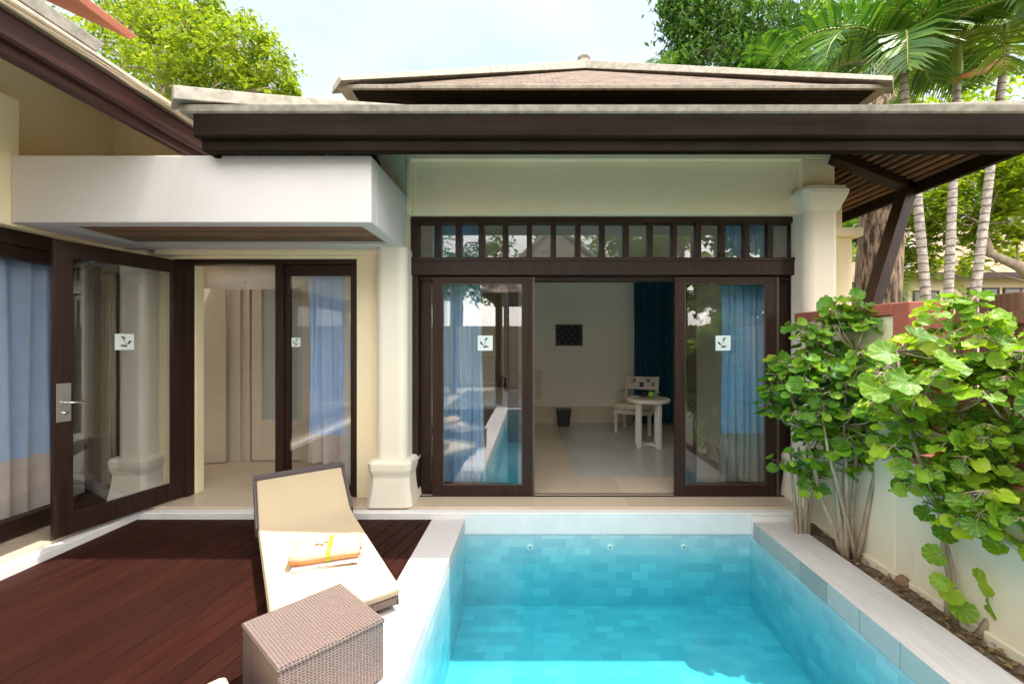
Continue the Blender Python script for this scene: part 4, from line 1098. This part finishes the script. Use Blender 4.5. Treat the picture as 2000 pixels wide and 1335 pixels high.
shrub('thin shrub with a few low leaves beside the white kerb block', b2, [jig(b2+Vector((d*.03, 0, -.02)), b2+Vector((d*.07, .03, .75)), 4, rg, .012) for d in (-1, 0, 1, 2)],
      [((2.22, 3.48, -1.05), (.14, .1, .16), 1), ((2.3, 3.5, -.75), (.18, .12, .2), 1)], 56, .050, 'shrub1', 37)
b3 = Vector((2.47, 2.47, SOIL))
sts = [jig(b3, b3+Vector((-.02, .0, .55)), 4, rg, .012)+[b3+Vector((-.16, .1, 1.15)), b3+Vector((-.2, .12, 1.6))], jig(b3+Vector((.02, -.02, 0)), b3+Vector((.0, .03, .6)), 4, rg, .012)+[b3+Vector((.05, .05, 1.2)), b3+Vector((.1, .1, 1.9))]]
lowx = [((2.36, 2.42, -1.24), (-.6, -.6, .6), (-1, 0, .1), .062), ((2.40, 2.38, -1.42), (-.2, -.8, .5), (-.6, 0, -.3), .07), ((2.47, 2.30, -1.33), (.3, -.8, .5), (1, -.2, .1), .075), ((2.52, 2.30, -1.45), (.2, -.9, .4), (1, 0, -.4), .07),
        ((2.30, 2.42, -1.00), (-.4, -.5, .7), (-1, 0, .2), .055), ((2.38, 2.40, -1.10), (-.2, -.6, .7), (-.5, -.5, 0), .06), ((2.27, 2.44, -.86), (-.4, -.6, .6), (-1, 0, 0), .05), ((2.34, 2.44, -.83), (-.1, -.6, .7), (.3, 0, .6), .04), ((2.33, 2.36, -1.36), (-.6, -.6, .4), (-1, -.1, 0), .05), ((2.43, 2.36, -1.5), (-.2, -.8, .5), (-.2, -.2, -1), .07),
        (P(1735, 690, 2.2), (-.3, -.7, .65), (-.8, 0, .2), .078), (P(1790, 655, 2.25), (.1, -.6, .8), (.6, 0, .1), .075), (P(1770, 745, 2.15), (-.2, -.75, .6), (-.7, .1, -.3), .082), (P(1840, 705, 2.15), (.2, -.6, .75), (.8, 0, -.1), .08), (P(1710, 760, 2.25), (-.3, -.8, .5), (-.5, 0, -.6), .07)]
shrub('sunlit yellow-green shrub on a forked grey trunk before the opening', b3, sts,
      [((2.36, 2.45, -.30), (.34, .30, .34), 3.5), ((2.55, 2.50, .02), (.22, .26, .26), 2.2), ((2.32, 2.42, -.62), (.30, .22, .20), 2.0), ((2.52, 2.35, -.45), (.25, .2, .35), 2), ((2.24, 2.45, -.22), (.2, .18, .22), 1.4), ((2.36, 2.33, -.80), (.24, .16, .24), 3.0), ((2.56, 2.5, .22), (.12, .12, .12), .5)], 760, .045, 'shrub2', 41, lowx)
b4 = Vector((2.49, 2.33, SOIL))
sts = [[b4, b4+Vector((.07, -.02, .14)), b4+Vector((.10, -.06, .32)), b4+Vector((.07, -.08, .52)), b4+Vector((.03, -.08, .72)), b4+Vector((.1, -.1, 1.2)), b4+Vector((.15, -.1, 1.6))]]
shrub('bright shrub on a crooked bare trunk at the right edge of the bed', b4, sts,
      [((2.62, 2.15, -.35), (.28, .24, .40), 3), ((2.70, 2.25, .02), (.24, .26, .22), 2), ((2.47, 2.12, -.84), (.24, .18, .24), 3.2)], 400, .048, 'shrub2', 43)
b5 = Vector((2.47, 1.98, SOIL))
shrub('slender shrub with thin stems in the bottom right corner', b5, [jig(b5+Vector((0, d*.05, 0)), b5+Vector((.06, d*.1, 1.1)), 5, rg, .02) for d in (-1, 0, 1)],
      [((2.50, 1.75, -.45), (.24, .24, .35), 2), ((2.56, 1.85, -.10), (.22, .25, .24), 1.4), ((2.44, 1.85, -.86), (.18, .2, .16), 1.2)], 125, .048, 'shrub2', 47)

def leaf_cloud(mb, clumps, n, size, rg, droop=.5, flat=.35, aspect=.42):
    W = sum(c[2] for c in clumps)
    for c, rad, w_ in clumps:
        c = Vector(c)
        k_sub = max(2, int(w_*3))
        subs = []
        for _ in range(k_sub*5):
            d = Vector((rg.gauss(0, 1), rg.gauss(0, 1), rg.gauss(0, 1))).normalized()*(rg.random()**.4); subs.append((c+Vector((d.x*rad[0], d.y*rad[1], d.z*rad[2])), rg.uniform(.5, 1.2)))
        for _ in range(int(n*w_/W)):
            sc, sr = rg.choice(subs); g = flat*min(rad)*sr
            p = sc+Vector((rg.gauss(0, g), rg.gauss(0, g), rg.gauss(0, g*.8)))
            a = rg.uniform(0, 6.283); d = Vector((math.cos(a), math.sin(a), -droop+rg.uniform(-.5, .5))).normalized()
            up = Vector((rg.gauss(0, .5), rg.gauss(0, .5), 1)); s_ = d.cross(up).normalized(); nn = s_.cross(d)
            L = size*rg.uniform(.6, 1.3); w2 = L*aspect
            i = len(mb.v)
            mb.v += [tuple(p), tuple(p+d*L*.45+s_*w2*.55+nn*L*.08), tuple(p+d*L-nn*L*.06), tuple(p+d*L*.45-s_*w2*.55+nn*L*.08)]
            mb.f += [(i, i+1, i+2), (i, i+2, i+3)]; mb.m += [0, 0]

def tree(label, base, trunk, tr, clumps, n, size, mat, seed, barkmat='barkp', group=None, droop=.5, aspect=.42, name='tree', flat=.35, branches=None):
    rg = random.Random(seed); t = thing(name, label, 'tree', base, group)
    mb = MB()
    mb.tube(trunk, tr, 12)
    top = Vector(trunk[-1])
    for c, rad, w_ in (clumps if branches is None else branches):
        c = Vector(c); st = Vector(min(trunk[1:], key=lambda q: (Vector(q)-c).length)); m_ = (st+c)/2+Vector((rg.uniform(-.3, .3), rg.uniform(-.3, .3), rg.uniform(-.1, .4)))
        r = tr[-1]*.6
        mb.tube([st, m_, c], [r, r*.6, r*.2], 6)
        for _ in range(3):
            d = Vector((rg.gauss(0, 1), rg.gauss(0, 1), rg.gauss(0, 1))).normalized(); mb.tube([m_, c+Vector((d.x*rad[0], d.y*rad[1], d.z*rad[2]))*.8], [r*.4, r*.12], 5)
    mb.build('trunk', barkmat, t, True)
    lv = MB(); leaf_cloud(lv, clumps, n, size, rg, droop, flat, aspect)
    lv.build('crown', mat, t, False, recalc=False, uvmode=None)
    return t

def pclump(px, py, Y, rx, ry, w_, dy=None):
    c = P(px, py, Y); s_ = Y/F; return (c, (rx*s_, dy if dy else (rx+ry)/2*s_, ry*s_), w_)
# bright tree behind the bedroom wing
cl = [pclump(310, 60, 10.5, 95, 80, 3), pclump(420, 110, 10, 100, 70, 4), pclump(505, 130, 10, 70, 62, 2.6), pclump(470, 70, 10.6, 60, 40, 1.0), pclump(385, 25, 10.8, 70, 45, 1.6), pclump(260, -10, 11, 80, 60, 2.5), pclump(408, 5, 10.5, 25, 22, .35), pclump(340, 150, 10, 120, 60, 3), pclump(250, 110, 10.5, 80, 80, 2), pclump(540, 175, 9.8, 45, 30, .8), pclump(200, 40, 11.5, 90, 90, 2), pclump(450, 190, 10.2, 110, 40, 2)]
tb_ = (P(330, 700, 11).x, 11.0, -1.7)
tree('bright yellow-green broadleaf tree rising behind the bedroom wing roof', tb_, [tb_, (tb_[0]+.2, 10.9, 2.5), (tb_[0]+.1, 10.7, 5.5), (tb_[0]+.3, 10.6, 7.5)], [.35, .3, .24, .15], cl, 15000, .145, 'treeL', 51, droop=.6, flat=.2)
# dense hanging tree right of the roof
cl = [pclump(1400, 40, 13, 85, 75, 4), pclump(1340, 75, 13, 45, 60, 1.6), pclump(1500, 60, 13.5, 100, 90, 4), pclump(1450, 120, 13, 110, 45, 3), pclump(1350, -20, 13, 60, 50, 2), pclump(1330, 115, 12.5, 30, 28, .6), pclump(1600, 40, 14, 110, 90, 3), pclump(1300, 5, 13, 18, 14, .15), pclump(1550, 120, 13, 80, 50, 2), pclump(1315, 25, 13, 24, 20, .35)]
tb_ = (P(1560, 600, 14).x, 14.0, -1.7)
tree('dense dark green hanging tree right of the pavilion roof peak', tb_, [tb_, (tb_[0], 14, 4), (tb_[0]-.5, 13.8, 8), (tb_[0]-1, 13.6, 10)], [.4, .33, .25, .15], cl, 16000, .20, 'treeR', 53, droop=.9, aspect=.38, flat=.34)
# thick trunk behind the eave strut, crown above the roof
tb_ = (P(1715, 600, 8).x, 8.0, -1.7)
cl = [pclump(1720, 20, 9, 140, 110, 3), pclump(1860, -40, 9, 150, 90, 3), pclump(1780, 110, 10, 90, 60, 1.2), pclump(1950, 60, 10, 100, 90, 2), pclump(1880, 150, 10.5, 130, 50, 1.6)]
t = tree('thick rough-barked trunk behind the eave strut with high leafy crown', tb_, [tb_, (tb_[0]+.02, 8, -.6), (tb_[0]-.03, 8, .7), (tb_[0]+.05, 8, 2), (tb_[0]+.25, 8.2, 4), (tb_[0]+.6, 8.4, 5.6)], [.47, .43, .38, .36, .3, .2], cl, 5200, .15, 'treeM', 57, 'bark', flat=.24)
# broadleaf tree with crooked branches on the far right, under the eave
cl = [pclump(1830, 400, 8.8, 70, 45, 1.5), pclump(1950, 370, 8.5, 90, 50, 2), pclump(1900, 450, 8.8, 70, 40, 1.2), pclump(1985, 430, 8.2, 50, 60, 1.3), pclump(1870, 350, 9.2, 90, 40, 1.3), pclump(1975, 320, 8.2, 60, 40, 1.2), pclump(1780, 440, 9.5, 40, 50, .8), pclump(1800, 500, 9.5, 50, 35, .8), pclump(1960, 480, 9, 60, 30, .8), pclump(1890, 510, 10, 60, 22, .5)]
tb_ = (P(2120, 600, 8.2).x, 8.2, -1.7)
tree('broad-leaved tree with crooked bare branches at the right edge', tb_, [tb_, (tb_[0]-.1, 8.2, .6), P(2040, 560, 8.2), P(1990, 520, 8.2), P(1935, 495, 8.3), P(1920, 440, 8.4)], [.18, .15, .11, .09, .07, .04], cl, 5200, .17, 'treeL', 59, aspect=.5, droop=.3, flat=.30)
# hazy green planting far behind
rgf = random.Random(77)
for i, (px, py, Y, rx, ry, mat, lab) in enumerate(((1750, 470, 20, 130, 80, 'treeL', 'yellow-green tree beside the neighbour house roof slope'), (1690, 420, 24, 70, 90, 'treeM', 'mid green tree seen left of the thick rough trunk'), (1990, 330, 22, 120, 90, 'treeM', 'tall green tree behind the neighbour house at the right'), (1850, 250, 24, 160, 110, 'treeL', 'pale sunlit tree rising high behind the three palm trunks'))):
    tb_ = (P(px, 600, Y).x, Y, -1.7); c0 = P(px, py, Y); s_ = Y/F
    cl = [(c0+Vector((rgf.uniform(-.7, .7)*rx*s_, rgf.uniform(-1, 1), rgf.uniform(-.7, .7)*ry*s_)), (rx*s_*.5, rx*s_*.5, ry*s_*.5), 1) for _ in range(8)]
    tree(lab, tb_, [tb_, (tb_[0], Y, c0.z*.5), (tb_[0], Y, c0.z)], [.25, .2, .1], cl, 3000, .42, mat, 61+i, group='trees behind the neighbour houses')

# palms
def frond(lv, ra, p0, az, el, L, droop, rg, nl=30, lw=.045, ll=.55, vshape=.4, drop=.35):
    n = 14; pts = []; p = Vector(p0); e = el
    for i in range(n+1):
        pts.append(p.copy()); d = Vector((math.cos(az)*math.cos(e), math.sin(az)*math.cos(e), math.sin(e))); p = p+d*(L/n); e -= droop/n*(1+i/n)
    ra.tube(pts, [.020*(1-.85*i/n)+.003 for i in range(n+1)], 5)
    side = Vector((-math.sin(az), math.cos(az), 0))
    for k in range(nl):
        t = .16+.84*k/(nl-1); q = t*n; i = min(int(q), n-1); c = pts[i].lerp(pts[i+1], q-i); d = (pts[i+1]-pts[i]).normalized(); up = side.cross(d)*-1
        if up.z < 0: up = -up
        l = ll*(math.sin(math.pi*min(1, .12+t*.88))**.6)*rg.uniform(.9, 1.1)+.06
        for s_ in (-1, 1):
            dr = (d*(.45+.4*t)+side*s_*1.0+up*vshape).normalized(); w_ = lw*rg.uniform(.8, 1.15)
            a = c; b = c+dr*l*.5; e2 = c+dr*l-Vector((0, 0, drop*l*rg.uniform(.6, 1.3)))
            wv = d*w_; m_ = a.lerp(b, .5)
            i0 = len(lv.v)
            lv.v += [tuple(a-wv*.25), tuple(a+wv*.25), tuple(b-wv*.5+Vector((0, 0, -.1*l*drop))), tuple(b+wv*.5+Vector((0, 0, -.1*l*drop))), tuple(e2)]
            lv.f += [(i0, i0+1, i0+3, i0+2), (i0+2, i0+3, i0+4)]; lv.m += [0, 0]
def palm(label, trunk, r, fronds, mat, seed, shaft=None, group=None, lw=.05, ll=.55, trunkmat='palmtrunk', sheath=None):
    rg = random.Random(seed); t = thing('palm_tree', label, 'palm', trunk[0], group)
    n = len(trunk)
    MB().tube(trunk, [r*(1.15-.3*i/(n-1)) for i in range(n)], 14).build('trunk', trunkmat, t, True)
    top = Vector(trunk[-1])
    if shaft:
        d = (top-Vector(trunk[-2])).normalized(); MB().tube([top-d*.05, top+d*shaft*.3, top+d*shaft*.8, top+d*shaft], [r*.95, r*1.25, r*.85, r*.4], 12).build('crownshaft', 'greenshaft', t, True); top = top+d*shaft*.9
    lv, ra = MB(), MB()
    for az, el, L, dr in fronds: frond(lv, ra, top, R(az), R(el), L, dr, rg, 34, lw, ll)
    lv.build('fronds', mat, t, False, recalc=False, uvmode=None); ra.build('rachis', 'rachis', t, True)
    if sheath:
        MB().tube(sheath, [.05, .07, .05, .012], 8).build('old_sheath', 'rachiso', t, True)
    return t
def fr(n, seed, el=(20, 75), L=(1.6, 2.2), dr=(1.0, 1.8)):
    g = random.Random(seed); return [(k*360/n+g.uniform(-15, 15), g.uniform(*el), g.uniform(*L), g.uniform(*dr)) for k in range(n)]
G = 'slender ringed palms behind the garden wall'
Yp = 6.0
palm('ringed palm with dark mottled trunk, leftmost of the three slender palms', [P(1818, 900, Yp), P(1807, 560, Yp), P(1791, 380, Yp), P(1768, 210, Yp), P(1764, 130, Yp)], .055, [(200, 40, 2.0, 1.5), (170, 62, 2.1, 1.6), (230, 20, 1.8, 1.4), (120, 55, 1.9, 1.5), (300, 45, 1.7, 1.6), (20, 50, 1.8, 1.5), (75, 70, 1.8, 1.2), (185, 15, 1.9, 1.2), (255, 55, 1.8, 1.7)], 'palm', 71, None, G, .062, .70)
palm('ringed palm with smooth green crownshaft, middle of the three slender palms', [P(1846, 900, Yp), P(1853, 555, Yp), P(1862, 345, Yp), P(1868, 200, Yp), P(1869, 160, Yp)], .052, [(180, 55, 1.9, 1.7), (150, 35, 1.7, 1.6), (215, 72, 1.9, 1.4), (255, 40, 1.6, 1.8), (330, 50, 1.7, 1.6), (20, 65, 1.8, 1.4), (80, 55, 1.7, 1.4), (280, 25, 1.5, 1.6), (195, 20, 1.3, 2.2)], 'palm', 73, .62, G, .048, .55)
palm('ringed palm leaning right with a hanging orange sheath, rightmost slender palm', [P(1875, 900, Yp), P(1905, 575, Yp), P(1935, 320, Yp), P(1957, 160, Yp), P(1968, 90, Yp)], .052, fr(10, 5, (10, 75)), 'palmy', 79, None, G, .05, .55, sheath=[P(1968, 118, Yp), P(1940, 130, Yp-.05), P(1900, 143, Yp-.1), P(1850, 160, Yp-.15)])
# feathery low palm by the roof edge and thin spiky one
b_ = P(1480, 600, 8.8)
palm('low wide-leaved palm showing over the right slope of the pavilion roof', [(b_.x+.35, 8.9, -1.7), (b_.x+.45, 8.9, 3.0), (b_.x+.5, 8.9, 5.0)], .11, [(190, 60, 1.5, 1.2), (160, 40, 1.5, 1.3), (220, 80, 1.5, .8), (90, 70, 1.4, 1.0), (20, 55, 1.5, 1.2), (340, 35, 1.5, 1.3), (260, 60, 1.4, 1.3), (200, 25, 1.3, 1.2), (130, 65, 1.5, 1.0)], 'palm', 83, None, None, .075, .72)
b_ = P(1278, 600, 11.8)
palm('distant spiky palm tip beyond the roof left of the dark tree', [(b_.x, 11.9, -1.7), (b_.x, 11.9, 4.0), (b_.x, 11.9, 7.0)], .1, fr(12, 9, (25, 80), (.9, 1.2), (.3, .8)), 'palm', 87, None, None, .022, .5)
b_ = P(1790, 600, 9.5)
palm('small yellow palm between the thick trunk and the ringed palms', [(b_.x-.2, 10, -1.7), (b_.x-.2, 10, 0.6), (b_.x-.15, 10, 1.5)], .07, fr(11, 19, (5, 75), (1.2, 1.7), (1.0, 1.8)), 'palmy', 89, None, None, .04, .5)

# striped panel above the roof, neighbour houses
sp = thing('striped_panel', 'small blue and white striped panel above the roof behind the palm fronds', 'panel', P(1708, 140, 9.6))
c = P(1708, 140, 9.6); mb = MB(); mb.box(c.x-.31, c.x+.31, c.y, c.y+.03, c.z-.4, c.z+.14); mb.build('backing', 'blue', sp)
mb = MB()
for k in range(9): mb.box(c.x-.31+k*.072, c.x-.31+k*.072+.026, c.y-.012, c.y-.001, c.z-.4, c.z+.13)
mb.box(c.x-.33, c.x+.33, c.y-.014, c.y+.03, c.z+.141, c.z+.17); mb.build('slat', 'whitep', sp)
MB().box(c.x-.03, c.x+.03, c.y+.031, c.y+.09, -1.7, c.z).build('post', 'whitep', sp)
def house(label, cx, cy, hx, hy, ztop, zr, wins, overh=.7):
    t = thing('neighbour_house', label, 'house', (cx, cy, -1.7), 'tiled neighbour houses')
    MB().box(cx-hx, cx+hx, cy-hy, cy+hy, -1.7, ztop).build('wall', 'neighbour', t, bevel=.01)
    mb = MB(); a, b = hx+overh, hy+overh; rl = max(0, a-b) if a > b else 0; z0 = ztop-.05
    o_ = [(cx-a, cy-b, z0), (cx+a, cy-b, z0), (cx+a, cy+b, z0), (cx-a, cy+b, z0)]; r0_, r1_ = (cx-rl, cy, zr), (cx+rl+.01, cy, zr)
    roof_uv_face(mb, [o_[0], o_[1], r1_, r0_]); roof_uv_face(mb, [o_[2], o_[3], r0_, r1_]); roof_uv_face(mb, [o_[1], o_[2], r1_]); roof_uv_face(mb, [o_[3], o_[0], r0_])
    mb.face([(p[0], p[1], p[2]-.01) for p in reversed(o_)], 0, [(0, 0)]*4)
    rf = mb.build('roof', 'clay', t, recalc=False)
    m2 = MB(); eave_ring(m2, cx-a, cx+a, cy-b, cy+b, [(0, z0+.03), (0, z0-.16), (.05, z0-.16), (.05, z0+.0)]); m2.build('fascia', 'wood_x', rf)
    m2 = MB()
    for k in range(4): hipcap(m2, o_[k], (r0_ if k in (0, 3) else r1_), .22, .09)
    m2.tube([r0_, r1_], .10, 8); m2.build('ridge', 'conc', rf)
    for (x, z, w_, h_) in wins:
        f = MB(); frame_box(f, x-w_/2, x+w_/2, cy-hy-.05, cy-hy+.01, z, z+h_, .05, .05, .05); f.box(x-.02, x+.02, cy-hy-.045, cy-hy, z+.05, z+h_-.05); f = f.build('window', 'wood_z', t)
        MB().box(x-w_/2+.05, x+w_/2-.05, cy-hy-.03, cy-hy-.02, z+.05, z+h_-.05).build('pane', 'darkglass', f)
    return t
q = P(1975, 540, 14.5)
house('cream neighbour house with tiled roof behind the slender palms', q.x+.6, 17.0, 4.2, 2.5, 2.35, 4.9, [(q.x-1.0, .7, 1.1, 1.2), (q.x+.3, .7, 1.2, 1.2), (q.x-3.0, .4, .9, 1.4)])
q = P(1655, 540, 20)
house('far neighbour house roof showing between pilaster and thick trunk', q.x-1.2, 23, 3.0, 3.0, 2.6, 5.3, [(q.x, .2, 1.0, 1.4), (q.x+2.0, .2, 1.2, 1.4)])

# ------------------------------------------------------------------ garden behind the camera (seen in the glass)
sala = thing('garden_sala', 'open timber sala with grey shingled pyramid roof across the pool', 'pavilion', (.65, -3.9, DECK))
mb = MB(); ap = (.65, -4.0, 3.5); e0 = 1.25; A = 1.95
oc = [(.65-A, -4-A, e0), (.65+A, -4-A, e0), (.65+A, -4+A, e0), (.65-A, -4+A, e0)]
for k in range(4): roof_uv_face(mb, [oc[k], oc[(k+1) % 4], ap])
mb.face([(p[0], p[1], p[2]-.03) for p in reversed(oc)], 0, [(0, 0)]*4)
rfs = mb.build('roof', 'oldshingle', sala, recalc=False)
m2 = MB()
for k in range(4): hipcap(m2, oc[k], ap, .2, .08)
m2.build('hip_ridge', 'conc', rfs)
for x in (-.9, 2.2):
    for y in (-5.4, -2.45): MB().box(x-.09, x+.09, y-.09, y+.09, DECK, e0+.3).build('post', 'postwood', sala, bevel=.01)
MB().box(-1.4, 2.7, -5.9, -2.12, -1.72, DECK+.001).build('platform', 'coping_tile', sala)
bw = MB().box(-9, 2.5, -7.3, -7.1, -1.7, .6).build('boundary_wall', 'garden_wall'); tag(bw, 'plain cream boundary wall behind the sala', 'wall')
struct(MB().box(-9, -1.402, -7.1, -1.702, -1.72, -1.66).box(2.702, 6, -7.1, -2.2, -1.72, -1.66).build('path', 'path'), 'paved path around the sala')
for i, (x, y, z, r, mat, lab) in enumerate(((2.6, -8.5, 2.6, 2.3, 'treeM', 'broad leafy tree behind the sala near the boundary wall'), (5.2, -9.5, 5.0, 2.6, 'treeR', 'tall dark tree at the far right of the reflected garden'), (4.4, -.8, 1.4, 1.0, 'treeM', 'low bushy tree just beyond the fence near the pool end'), (-3.2, -9, 3.6, 2.2, 'treeM', 'leafy tree behind the boundary wall, left in the reflection'), (3.6, -6.5, 3.4, 1.9, 'treeL', 'yellow-green tree behind the sala, right in the reflection'), (6.3, -2.5, 3.4, 1.9, 'treeM', 'leafy tree standing beyond the fence beside the sala'), (.5, -11, 4.0, 2.2, 'treeR', 'dark tree far behind the sala'))):
    tb_ = (x, y, -1.7); g = random.Random(100+i)
    cl = [(Vector((x+g.uniform(-1, 1)*r*.7, y+g.uniform(-1, 1)*r*.7, z+g.uniform(-1, 1)*r*.6)), (r*.5, r*.5, r*.4), 1) for _ in range(7)]
    tree(lab, tb_, [tb_, (x+.1, y, z*.4), (x, y, z)], [.2, .16, .08], cl, 2500, .28, mat, 110+i, group='trees in the garden across the pool')
palm('tall palm beyond the fence across the pool, seen in the door glass', [(4.6, -4.2, -1.7), (4.55, -4.2, 1), (4.5, -4.2, 3.2)], .1, fr(12, 33, (10, 75), (1.8, 2.3), (1.0, 1.7)), 'palmy', 121, None, None, .05, .55)
palm('short palm to the left of the sala, seen in the door glass', [(-2.6, -5.0, -1.7), (-2.6, -5, .5), (-2.6, -5, 1.8)], .1, fr(12, 35, (10, 75), (1.6, 2.1), (1.0, 1.7)), 'palm', 123, None, None, .05, .55)

# ------------------------------------------------------------------ light, sky, camera
sd = Vector((.33, -.04, 1)).normalized()
sun = bpy.data.lights.new('sun', 'SUN'); sun.energy = 3.2; sun.angle = R(.53); sun.color = (1, .94, .85)
so = bpy.data.objects.new('sun', sun); C.objects.link(so); so.rotation_euler = (-sd).to_track_quat('-Z', 'Y').to_euler(); so.location = (3, 0, 12)
w = bpy.data.worlds.new('World'); bpy.context.scene.world = w; w.use_nodes = True
nt = w.node_tree; nt.nodes.clear()
out = nt.nodes.new('ShaderNodeOutputWorld'); bg = nt.nodes.new('ShaderNodeBackground'); sky = nt.nodes.new('ShaderNodeTexSky')
sky.sky_type = 'NISHITA'; sky.sun_disc = False; sky.sun_elevation = math.asin(sd.z); sky.sun_rotation = math.atan2(sd.x, sd.y)
sky.air_density = 1.0; sky.dust_density = 2.2; sky.ozone_density = 1.0; sky.altitude = 0
tc = nt.nodes.new('ShaderNodeTexCoord'); mp = nt.nodes.new('ShaderNodeMapping'); mp.inputs['Scale'].default_value = (1, 1, 2.2)
nz = nt.nodes.new('ShaderNodeTexNoise'); nz.inputs['Scale'].default_value = 1.9; nz.inputs['Detail'].default_value = 8; nz.inputs['Roughness'].default_value = .55
rp = nt.nodes.new('ShaderNodeValToRGB'); rp.color_ramp.elements[0].position = .36; rp.color_ramp.elements[0].color = (.45, .45, .45, 1); rp.color_ramp.elements[1].position = .66; rp.color_ramp.elements[1].color = (.85, .85, .85, 1)
mx = nt.nodes.new('ShaderNodeMix'); mx.data_type = 'RGBA'; mx.inputs[7].default_value = (8.6, 9.0, 9.6, 1)
L_ = nt.links.new
# thin bright cloud; unseen southern half made brighter to fill the shaded facade
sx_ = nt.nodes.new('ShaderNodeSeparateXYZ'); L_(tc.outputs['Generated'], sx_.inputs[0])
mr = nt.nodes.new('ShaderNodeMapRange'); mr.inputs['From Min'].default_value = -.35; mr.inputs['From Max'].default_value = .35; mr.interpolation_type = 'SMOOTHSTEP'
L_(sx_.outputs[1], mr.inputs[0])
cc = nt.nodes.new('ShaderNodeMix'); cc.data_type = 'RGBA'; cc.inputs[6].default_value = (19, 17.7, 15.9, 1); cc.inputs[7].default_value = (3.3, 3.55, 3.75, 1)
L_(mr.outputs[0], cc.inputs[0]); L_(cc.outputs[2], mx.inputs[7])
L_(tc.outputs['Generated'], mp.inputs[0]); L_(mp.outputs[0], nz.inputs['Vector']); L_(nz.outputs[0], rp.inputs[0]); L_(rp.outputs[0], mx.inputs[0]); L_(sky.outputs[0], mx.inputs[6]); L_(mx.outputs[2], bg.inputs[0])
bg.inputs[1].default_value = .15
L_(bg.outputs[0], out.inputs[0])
cam = bpy.data.cameras.new('camera'); co = bpy.data.objects.new('camera', cam); C.objects.link(co)
co.location = (0, 0, 0); co.rotation_euler = (R(90), 0, 0)
cam.sensor_width = 36; cam.lens = 36*F/2000; cam.shift_x = -(CX-1000)/2000; cam.shift_y = (CY-667.5)/2000; cam.clip_start = .05; cam.clip_end = 600
sc = bpy.context.scene; sc.camera = co
sc.view_settings.view_transform = 'Standard'; sc.view_settings.look = 'None'; sc.view_settings.exposure = 1.2; sc.view_settings.gamma = 1; sc.view_settings.use_curve_mapping = False
sc.render.engine = 'CYCLES'
cy = sc.cycles
cy.max_bounces = 12; cy.diffuse_bounces = 6; cy.glossy_bounces = 4; cy.transmission_bounces = 4; cy.transparent_max_bounces = 24; cy.volume_bounces = 0
cy.caustics_reflective = False; cy.caustics_refractive = False; cy.sample_clamp_indirect = 6
cy.use_denoising = True
try: cy.denoiser = 'OPENIMAGEDENOISE'
except Exception: pass
